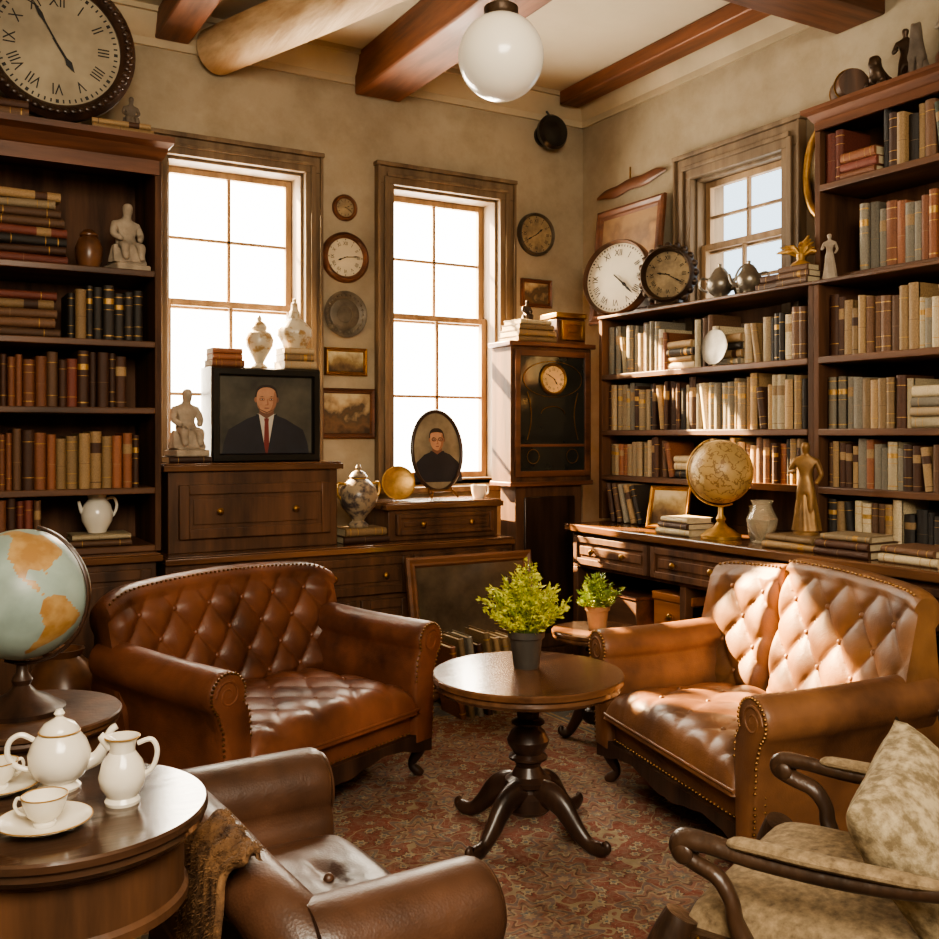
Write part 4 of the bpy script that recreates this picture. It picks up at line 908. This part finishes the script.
spin('vase','bulbous cream gold-patterned vase standing on stacked books','vase',(1.325,3.645,zt),[(0,0),(.04,0),(.045,.008),(.05,.02),(.068,.05),(.066,.075),(.045,.1),(.025,.115),(.02,.14),(.014,.15),(.012,.175),(.006,.18),(.008,.19),(0,.195)],PORCG,flute=.03,fn=8,n=48)
def seated(name,label,loc,rz,s,m,cat='figurine',base=True):
    e=empty(name,label,cat,loc,rz)
    if base: G().box(-.26*s,.26*s,-.26*s,.22*s,0,.10*s).box(-.22*s,.22*s,-.22*s,.18*s,.10*s,.14*s).make('plinth',m,e,bevel=.02*s)
    zb=.10 if base else -.04
    G().box(-.17*s,.17*s,-.06*s,.17*s,(zb+.03)*s,(zb+.22)*s).make('seat_block',m,e,bevel=.03*s)
    P=[(0,.04,.28+zb),(0,.05,.42+zb),(0,.03,.58+zb),(0,.0,.69+zb),(0,-.03,.76+zb),(0,-.04,.85+zb),(0,-.02,.92+zb),
       (.17,.03,.60+zb),(.22,-.02,.45+zb),(.13,-.16,.36+zb),(-.17,.03,.60+zb),(-.22,-.02,.45+zb),(-.13,-.16,.36+zb),
       (.11,-.06,.27+zb),(.13,-.22,.28+zb),(.12,-.22,.12+zb),(.12,-.26,.05+zb),(-.11,-.06,.27+zb),(-.13,-.22,.28+zb),(-.12,-.22,.12+zb),(-.12,-.26,.05+zb)]
    E=[(0,1),(1,2),(2,3),(3,4),(4,5),(5,6),(2,7),(7,8),(8,9),(2,10),(10,11),(11,12),(0,13),(13,14),(14,15),(15,16),(0,17),(17,18),(18,19),(19,20)]
    rr=[(.15,.12),(.12,.10),(.14,.10),.055,.07,.085,.06,.07,.055,.045,.07,.055,.045,.09,.075,.055,.045,.09,.075,.055,.045]
    skin_obj('figure',P,E,rr,m,e,scale=s)
    rg=[]
    for k in range(9):
        t=k/8; rg.append([((.27-.05*t)*s*(1+.07*math.sin(9*a_+t*3))*math.cos(a_),-.03*s+(.22-.06*t)*s*(1+.07*math.sin(9*a_+t*3))*math.sin(a_),(zb+.03+.26*t)*s) for a_ in [2*pi*i/48 for i in range(48)]])
    G().loft(rg).make('drapery',m,e); return e
stack(.905,3.62,.90,[(.15,.12,.022)],0,['dark brown'],'under the stone figurine',jit=1)
seated('stone_figurine','weathered stone seated figurine standing on the drawer chest',(.905,3.62,.9225),rad(10),.24,STONE)
seated('stone_figurine','pale stone seated figurine on a bookcase shelf',(.69,3.585,1.565),rad(15),.235,STONE)
def standing(label,loc,rz,s,m,name='standing_statuette'):
    e=empty(name,label,'figurine',loc,rz)
    G().lathe([(0,0),(.13*s,0),(.13*s,.03*s),(.10*s,.045*s),(0,.045*s)],20).make('plinth',m,e)
    P=[(0,0,.52),(0,0,.66),(0,.01,.78),(0,0,.85),(0,-.005,.90),(0,-.01,.95),(0,-.005,.985),(.11,0,.78),(.16,.0,.64),(.12,-.09,.54),(-.11,0,.78),(-.17,.02,.66),(-.09,-.09,.68),(.05,0,.46),(.055,-.02,.27),(.05,0,.07),(.055,-.06,.055),(-.05,0,.46),(-.05,-.0,.27),(-.05,0,.07),(-.055,-.06,.055)]
    E=[(0,1),(1,2),(2,3),(3,4),(4,5),(5,6),(2,7),(7,8),(8,9),(2,10),(10,11),(11,12),(0,13),(13,14),(14,15),(15,16),(0,17),(17,18),(18,19),(19,20)]
    rr=[(.085,.065),(.07,.05),(.085,.055),.026,.045,.055,.035,.042,.03,.022,.042,.03,.022,.062,.045,.026,.022,.062,.045,.026,.022]
    skin_obj('figure',P,E,rr,m,e,scale=s)
    rg=[]
    for k in range(12):
        t=k/11; r=(.15-.075*t)*s; rg.append([(r*(1+.09*math.sin(7*a+t*2))*math.cos(a),.02*s+r*.7*(1+.09*math.sin(7*a+t*2))*math.sin(a),(.045+.5*t)*s) for a in [2*pi*i/42 for i in range(42)]])
    G().loft(rg).make('drapery',m,e); return e
zt=stack(1.56,3.56,.585,[(.19,.13,.026),(.17,.12,.03)],0,['tan','dark brown'],'under a painted urn',jit=2)
def uh(e):
    for sx in (-1,1): st_(e,'handle',[(sx*.05,0,.165),(sx*.085,0,.17),(sx*.088,0,.13),(sx*.07,0,.11)],.006,GOLD,8)
    G().lathe([(.03,.19),(.036,.196),(.026,.212),(.01,.222),(.012,.232),(.004,.245),(0,.246)],24).make('lid',CERP,e)
    g=G(); ring_tube(g,.031,.19,.003); g.make('gilt_rim',GOLD,e)
spin('painted_urn','brown and cream painted lidded urn with gilt handles','urn',(1.555,3.56,zt),[(0,0),(.038,0),(.04,.01),(.022,.025),(.035,.045),(.065,.08),(.077,.115),(.07,.15),(.045,.178),(.03,.19),(0,.19)],CERP,extra=uh)
e=empty('gilt_dish','round gilt dish leaning upright on the small drawer box','plate',(1.755,3.62,.735+.069),rad(-12),rx=-.2)
g=G(); g.T=Matrix.Rotation(pi/2,4,'X'); g.lathe([(0,-.0),(.05,0),(.066,.006),(.07,.012),(.066,.014),(.05,.006),(.0,.006)],36); g.make('dish',GOLD,e)
e=empty('oval_portrait','oval dark-framed painted portrait of person in glasses','picture frame',(1.935,3.60,.735),0,rx=-.1)
rg=[(.115*math.cos(2*pi*i/48),0,.20+.165*math.sin(2*pi*i/48)) for i in range(49)]
G().tube(rg,.008,10).make('frame',W_black,e)
G().ell(0,.20,.113,.162,.004,48).make('backing',W_black,e)
portrait(e,0,.20,.30,.222,.322,.001,True,False,False,True,bgm=BG2,vk=.92)
g=G(); g.tube([(-.05,.0,.05),(-.06,-.03,.02),(-.062,-.05,.004)],.004,8); g.tube([(.05,.0,.05),(.06,-.03,.02),(.062,-.05,.004)],.004,8); g.tube([(0,.01,.1),(0,.07,.005)],.004,8); g.tube([(-.055,-.015,.035),(.055,-.015,.035)],.004,8); g.make('easel_stand',BRASS,e)
def ch(e): st_(e,'handle',[(.03,0,.045),(.045,0,.045),(.045,0,.02),(.027,0,.015)],.004,PORC,8)
spin('cup','small white cup standing on the drawer box','cup',(2.115,3.585,.735),[(0,0),(.022,0),(.03,.02),(.034,.055),(.031,.055),(.026,.02),(0,.006)],PORC,extra=ch)
zt=stack(2.32,3.53,1.39,[(.2,.14,.024),(.19,.14,.026),(.18,.13,.024),(.16,.12,.02)],0,['tan','cream','beige','brown'],'on top of the tall clock',jit=3)
seated('small_figurine','small bronze figurine standing on stacked books',(2.32,3.53,zt),0,.1,BRONZE,base=False)
e=empty('trinket_box','square brass and wood trinket box on the tall clock','box',(2.51,3.53,1.39),0)
G().box(-.075,.075,-.06,.06,0,.11).make('body',W_mah,e,bevel=.006); G().box(-.08,.08,-.065,.065,.11,.135).make('lid',BRASS,e,bevel=.006); front('clasp_panel',e,-.06,.06,.015,.1,-.06,BRASS)
# ------------------------------------------------------------ shelf top (right)
clock('shelf_clock','large round white-dialled clock leaning on top of shelves',(2.65,3.32,1.497+.167),rad(-70),.165,W_dark,mat('white_dial','#d6cdb8',.5,0,.08,5),hands=(4,22),rimw=.1,rx=-.12,depth=.04)
e=clock('mantel_clock','round ornate dark bronze mantel clock on top of shelves',(2.665,3.02,1.497+.14),rad(-62),.115,BRONZE,DIALD,hands=(9,20),rimw=.2,depth=.05)
g=G()
for i in range(20):
    a=2*pi*i/20; g.ball((.113*math.cos(a),-.02,.113*math.sin(a)),(.016,.014,.016),8,6)
g.make('ornate_border',BRONZE,e); G().box(-.08,.08,-.045,.03,-.14,-.118).box(-.05,.05,-.035,.02,-.118,-.09).make('base',BRONZE,e,bevel=.005)
def sp(s):
    def f(e):
        st_(e,'spout',[(.035*s,0,.05*s),(.07*s,0,.06*s),(.085*s,0,.1*s)],[.012*s,.009*s,.006*s],SILV)
        st_(e,'handle',[(-.04*s,0,.09*s),(-.075*s,0,.095*s),(-.08*s,0,.06*s),(-.05*s,0,.04*s)],.005*s,SILV,8)
        G().lathe([(.03*s,.115*s),(.02*s,.13*s),(.006*s,.137*s),(.008*s,.147*s),(0,.152*s)],20).make('lid',SILV,e)
    return f
def sprof(s): return [(a*s,b*s) for a,b in [(0,0),(.03,0),(.035,.008),(.022,.02),(.04,.035),(.052,.06),(.05,.085),(.035,.105),(.031,.115),(0,.115)]]
spin('metal_teapot','tarnished silver teapot on top of the shelves','teapot',(2.66,2.735,1.497),sprof(.95),SILV,extra=sp(.95),rz=rad(-60))
spin('metal_teapot','small tarnished silver coffee pot on top of shelves','teapot',(2.64,2.57,1.497),sprof(.85),SILV,extra=sp(.85),rz=rad(120))
e=empty('handled_basket','small metal basket with arched handle on top of shelves','basket',(2.72,2.66,1.497),rad(-60))
G().lathe([(0,0),(.035,0),(.05,.05),(.047,.05),(.033,.004),(0,.004)],20).make('bowl',SILV,e); G().tube([(.048*math.cos(a),0,.045+.09*math.sin(a)) for a in [i*pi/14 for i in range(15)]],.004,8).make('handle',SILV,e)
stack(2.66,2.42,1.497,[(.15,.12,.028),(.13,.1,.026)],-pi/2,['dark brown','brown'],'on top of wall shelves',jit=3)
zt=stack(2.60,2.30,1.497,[(.13,.08,.022),(.13,.08,.02),(.12,.075,.02)],-pi/2,['orange brown','tan','brown'],'on top of wall shelves',jit=2)
e=empty('gilt_ornament','ornate gilt leafy ornament standing on stacked books','ornament',(2.60,2.30,zt),rad(-60))
g=G(); q=random.Random(4)
g.lathe([(0,0),(.035,0),(.03,.01),(.012,.02),(.016,.04),(0,.045)],16)
for i in range(26):
    a=q.uniform(0,pi); l=q.uniform(.04,.085); g.tube([(0,0,.03),(l*.5*math.cos(a),q.uniform(-.01,.01),.03+l*.45*math.sin(a)+.015),(l*math.cos(a),q.uniform(-.02,.02),.035+l*math.sin(a)*.8)],[.004,.009,.002],6)
g.make('foliage_scroll',GOLD,e)
standing('little white figurine standing before shelved books',(2.585,2.17,1.497),rad(-60),.15,STONE,name='figurine')
ZT=2.03+.042+.0005
e=empty('small_barrel','dark wooden barrel lying on top of upper bookcase','barrel',(2.69,2.18,ZT+.055),rad(-40))
g=G(); g.T=Matrix.Rotation(pi/2,4,'X'); g.lathe([(0,-.07),(.045,-.07),(.054,-.03),(.055,0),(.054,.03),(.045,.07),(0,.07)],24); g.make('staves',W_dark,e)
for yy in (-.04,.04):
    g=G(); g.T=Matrix.Rotation(pi/2,4,'X'); ring_tube(g,.053,yy,.003); g.make('hoop',BRASS,e)
def cat(label,loc,rz,s,m,lying=False):
    e=empty('animal_figurine',label,'figurine',loc,rz)
    if not lying:
        P=[(0,.14,.18),(0,.08,.38),(0,-.02,.56),(0,-.08,.74),(0,-.17,.73),(.06,-.06,.30),(.06,-.1,.03),(-.06,-.06,.30),(-.06,-.1,.03),(.11,.08,.10),(.12,-.04,.04),(-.11,.08,.10),(-.12,-.04,.04),(.06,-.05,.88),(-.06,-.05,.88),(0,.3,.06),(.12,.36,.05)]
        E=[(0,1),(1,2),(2,3),(3,4),(1,5),(5,6),(1,7),(7,8),(0,9),(9,10),(0,11),(11,12),(3,13),(3,14),(0,15),(15,16)]
        rr=[(.17,.16),(.14,.14),.1,.1,.05,.06,.045,.06,.045,.1,.05,.1,.05,.022,.022,.04,.025]
    else:
        P=[(0,.25,.16),(0,.0,.18),(0,-.2,.24),(0,-.3,.42),(0,-.4,.40),(.1,-.2,.08),(.1,-.4,.04),(-.1,-.2,.08),(-.1,-.4,.04),(.12,.2,.08),(.12,.05,.04),(-.12,.2,.08),(-.12,.05,.04),(0,.42,.1),(.1,.5,.05),(.06,-.29,.52),(-.06,-.29,.52)]
        E=[(0,1),(1,2),(2,3),(3,4),(2,5),(5,6),(2,7),(7,8),(0,9),(9,10),(0,11),(11,12),(0,13),(13,14),(3,15),(3,16)]
        rr=[(.14,.13),.12,.12,.10,.06,.06,.04,.06,.04,.09,.05,.09,.05,.04,.025,.025,.025]
    skin_obj('figure',P,E,rr,m,e,scale=s); return e
cat('dark carved animal figurine lying on the upper bookcase',(2.67,2.04,ZT),rad(-75),.19,BRONZE,True)
cat('grey seated cat figurine on top of upper bookcase',(2.66,1.91,ZT),rad(-70),.19,STOND)
cat('brown seated cat figurine on top of upper bookcase',(2.66,1.79,ZT),rad(-50),.25,W_mah)
standing('small dark standing figurine on top of upper bookcase',(2.77,2.03,ZT),rad(-60),.22,BRONZE,name='figurine')
standing('small pale standing figurine on top of upper bookcase',(2.77,1.87,ZT),rad(-60),.26,STONE,name='figurine')
ZL=2.02
stack(.27,3.55,ZL,[(.2,.14,.03),(.19,.13,.028)],0,['brown','dark brown'],'on top of tall bookcase',jit=4)
zt=stack(.66,3.56,ZL,[(.2,.14,.024),(.19,.13,.02)],0,['tan','brown'],'on top of tall bookcase',jit=4)
seated('small_figurine','small dark bust figurine on stacked books',(.70,3.56,zt),0,.12,STOND,base=False)
# ------------------------------------------------------------ counter top items
ZC=.6495
for i in range(5):
    an=rad(12+2*i); c=['dark brown','brown','grey','tan','black'][i]
    book((2.50,3.17-.042*i,ZC+.012*math.sin(an)),.024,.12,.155,(0,-an,-pi/2),c,'books leaning on the counter','leaning on the dark counter')
frame('framed_picture','small framed picture leaning against shelf on counter',(2.47,2.80,ZC+.082),.16,.16,.016,BRASS,LS1,rz=rad(-65),rx=-.3,t=.015)
stack(2.42,2.65,ZC,[(.17,.13,.022),(.16,.12,.02),(.14,.11,.018)],-pi/2,['tan','dark brown','cream'],'on the dark counter')
spin('glass_vase','pale glass vase on the dark counter','vase',(2.41,2.29,ZC),[(0,0),(.03,0),(.032,.006),(.02,.012),(.045,.05),(.05,.08),(.035,.11),(.03,.125),(.036,.14),(.033,.14),(.027,.125),(.03,.11),(.044,.08),(.0,.02)],GLASSG)
spin('glass_vase','pale glass jar on the dark counter','vase',(2.48,2.37,ZC),[(0,0),(.028,0),(.035,.02),(.042,.07),(.03,.1),(.034,.115),(.03,.115),(.025,.1),(.0,.02)],GLASSG)
zt=stack(2.43,2.13,ZC,[(.2,.15,.022),(.18,.14,.02)],-pi/2,['tan','dark brown'],'under the gilt statuette')
standing('gilt standing draped figure statuette on stacked books',(2.43,2.13,zt),rad(-60),.29,mat('gilt_bronze','#8a6a42',.45,.45,.35,20))
stack(2.42,1.93,ZC,[(.19,.14,.022),(.18,.14,.022),(.16,.12,.018)],-pi/2,['beige','tan','dark brown'],'on the dark counter')
stack(2.43,1.72,ZC,[(.18,.14,.024),(.17,.13,.02)],-pi/2,['cream','brown'],'on the dark counter')
WBX=wood('wood_orange_box','#8a5028','#b8773f','x',.5)
e=empty('wooden_box','small orange-brown wooden box under the counter','box',(2.42,2.66,.2205),-pi/2)
G().box(-.10,.10,-.06,.08,0,.19).make('body',WBX,e,bevel=.004); G().box(-.105,.105,-.065,.085,.19,.22).make('lid',WBX,e,bevel=.004); knob(e,(0,-.06,.14))
e=empty('wooden_box','small dark wooden box under the counter','box',(2.44,2.98,.2205),-pi/2)
G().box(-.10,.10,-.06,.08,0,.16).make('body',W_casex,e,bevel=.004); G().box(-.105,.105,-.065,.085,.16,.175).make('lid',W_mah,e,bevel=.004)
GLP=mat('smoky_glass_panel','#3b3229',.15,0,.3,5,col2='#6b5b47',coat=.5,detail=6)
frame('leaning_picture','large dark wood-framed glass picture leaning against the sideboard',(1.93,3.30,.275),.56,.53,.04,wood('wood_leaning_frame','#543823','#84593c','x'),GLP,rx=-.2,t=.025)
for i in range(9):
    x=1.72+i*.036; c=R.choice(['dark brown','tan','brown','orange brown','grey'])
    book((x,3.02,.0005+.011*math.sin(rad(10))),.022,.14,.28+R.uniform(-.02,.02),(0,rad(-10),0),c,'books leaning on the floor','leaning on the floor')
spin('floor_jar','large round brown glazed jar on floor behind loveseat','jar',(.40,2.98,0),[(0,0),(.05,0),(.085,.1),(.11,.22),(.105,.3),(.07,.36),(.05,.38),(.06,.4),(.052,.4),(.04,.38),(.0,.34)],CERB)
# throw on club chair
pth=[(.395,.462),(.385,.465),(.375,.464),(.362,.456),(.350,.440),(.342,.40),(.340,.34),(.340,.28),(.340,.22),(.340,.18)]
n=40; vs=[];fs=[]; q=random.Random(9)
def cat_(pth,t):
    f=t*(len(pth)-1); i=min(int(f),len(pth)-2); k=f-i; return (pth[i][0]+(pth[i+1][0]-pth[i][0])*k,pth[i][1]+(pth[i+1][1]-pth[i][1])*k)
for i in range(n+1):
    for j in range(n+1):
        x,z=cat_(pth,i/n); y=1.20+.16*j/n+.010*math.sin(i*.5); w=.008*math.sin(j*.4+i*.12)+.003*math.sin(j*1.1+i*.3)
        vs.append((x-abs(w)*.3,y,z+.006+(w*.4 if i<n*.4 else 0)))
for i in range(n):
    for j in range(n): k=i*(n+1)+j; fs.append((k,k+1,k+n+2,k+n+1))
o=G().add(vs,fs).make('throw_blanket',FUR,ang=80,recalc=False); tag(o,'soft brown wool throw folded over leather armchair back','blanket')
s=o.modifiers.new('solid','SOLIDIFY'); s.thickness=.010; s.offset=1
g=G()
for k in range(8000):
    i=q.uniform(0,n-1.01); j=q.uniform(0,n-1.01); a0=Vector(vs[int(i)*(n+1)+int(j)]); b0=Vector(vs[int(i)*(n+1)+int(j)+1]); c0=Vector(vs[(int(i)+1)*(n+1)+int(j)])
    p=a0+(b0-a0)*(j%1)+(c0-a0)*(i%1); nn=(c0-a0).cross(b0-a0).normalized()
    if i<n*.4 and nn.z<0: nn=-nn
    if i>=n*.4 and nn.x>0: nn=-nn
    p=p+nn*.007
    d=(nn*.8+Vector((q.uniform(-1,1),q.uniform(-1,1),q.uniform(-1,.4)))*.9).normalized(); l=q.uniform(.005,.010); sd=d.cross(Vector((q.uniform(-1,1),q.uniform(-1,1),q.uniform(-1,1)))).normalized()*.0008
    m_=p+d*l*.6+Vector((0,0,-.001)); g.add([p-sd,p+sd,m_+sd*.7,p+d*l+Vector((0,0,-.002)),m_-sd*.7],[(0,1,2,3,4)])
o2=g.make('fur_pile',FUR,o,smooth=False,recalc=False); o2['kind']='stuff'
# ------------------------------------------------------------ scale to real size
for o in list(bpy.data.objects):
    if o.parent is None:
        o.location=o.location*K; o.scale=o.scale*K
# ------------------------------------------------------------ light
def area(name,loc,rot,sx,sy,e,col):
    l=bpy.data.lights.new(name,'AREA'); l.shape='RECTANGLE'; l.size=sx*K; l.size_y=sy*K; l.energy=e; l.color=col
    o=bpy.data.objects.new(name,l); C.objects.link(o); o.location=Vector(loc)*K; o.rotation_euler=rot; return o
sl=bpy.data.lights.new('sun','SUN'); sl.energy=75; sl.angle=rad(1.0); sl.color=(1,.68,.34)
so=bpy.data.objects.new('sun',sl); C.objects.link(so); so.rotation_euler=Vector((.80,-1.95,-1.34)).to_track_quat('-Z','Y').to_euler()
area('window_glow',((W1[0]+W1[1])/2,YB+.2,1.45),(rad(-90),0,0),.6,1.3,90,(1,.86,.66))
area('window_glow',((W2[0]+W2[1])/2,YB+.2,1.45),(rad(-90),0,0),.6,1.3,90,(1,.86,.66))
area('fill_light',(.3,-.4,1.9),(rad(74),0,rad(-26)),1.4,.9,155,(1,.87,.68))  # unseen fill light added behind the camera to lift the shadows
w=bpy.data.worlds.new('world'); SC.world=w; w.use_nodes=True; N=w.node_tree.nodes; L=w.node_tree.links; bg=N['Background']; bg.inputs[1].default_value=8
tc=N.new('ShaderNodeTexCoord'); sx=N.new('ShaderNodeSeparateXYZ'); L.new(tc.outputs['Generated'],sx.inputs[0])
cr=N.new('ShaderNodeValToRGB'); cr.color_ramp.elements[0].position=.56; cr.color_ramp.elements[0].color=(1,.92,.77,1); cr.color_ramp.elements[1].position=.64; cr.color_ramp.elements[1].color=(.17,.21,.24,1); L.new(sx.outputs[0],cr.inputs[0]); L.new(cr.outputs[0],bg.inputs[0])
# ------------------------------------------------------------ camera
cd=bpy.data.cameras.new('camera'); cd.sensor_width=36; cd.lens=36*990/939; cd.shift_y=-34.5/939; cd.clip_start=.02
co=bpy.data.objects.new('camera',cd); C.objects.link(co); co.location=Vector((0,0,1.0))*K; co.rotation_euler=(rad(90),0,rad(-30)); SC.camera=co
SC.view_settings.view_transform='AgX'; SC.view_settings.look='AgX - Medium High Contrast'; SC.view_settings.exposure=.40
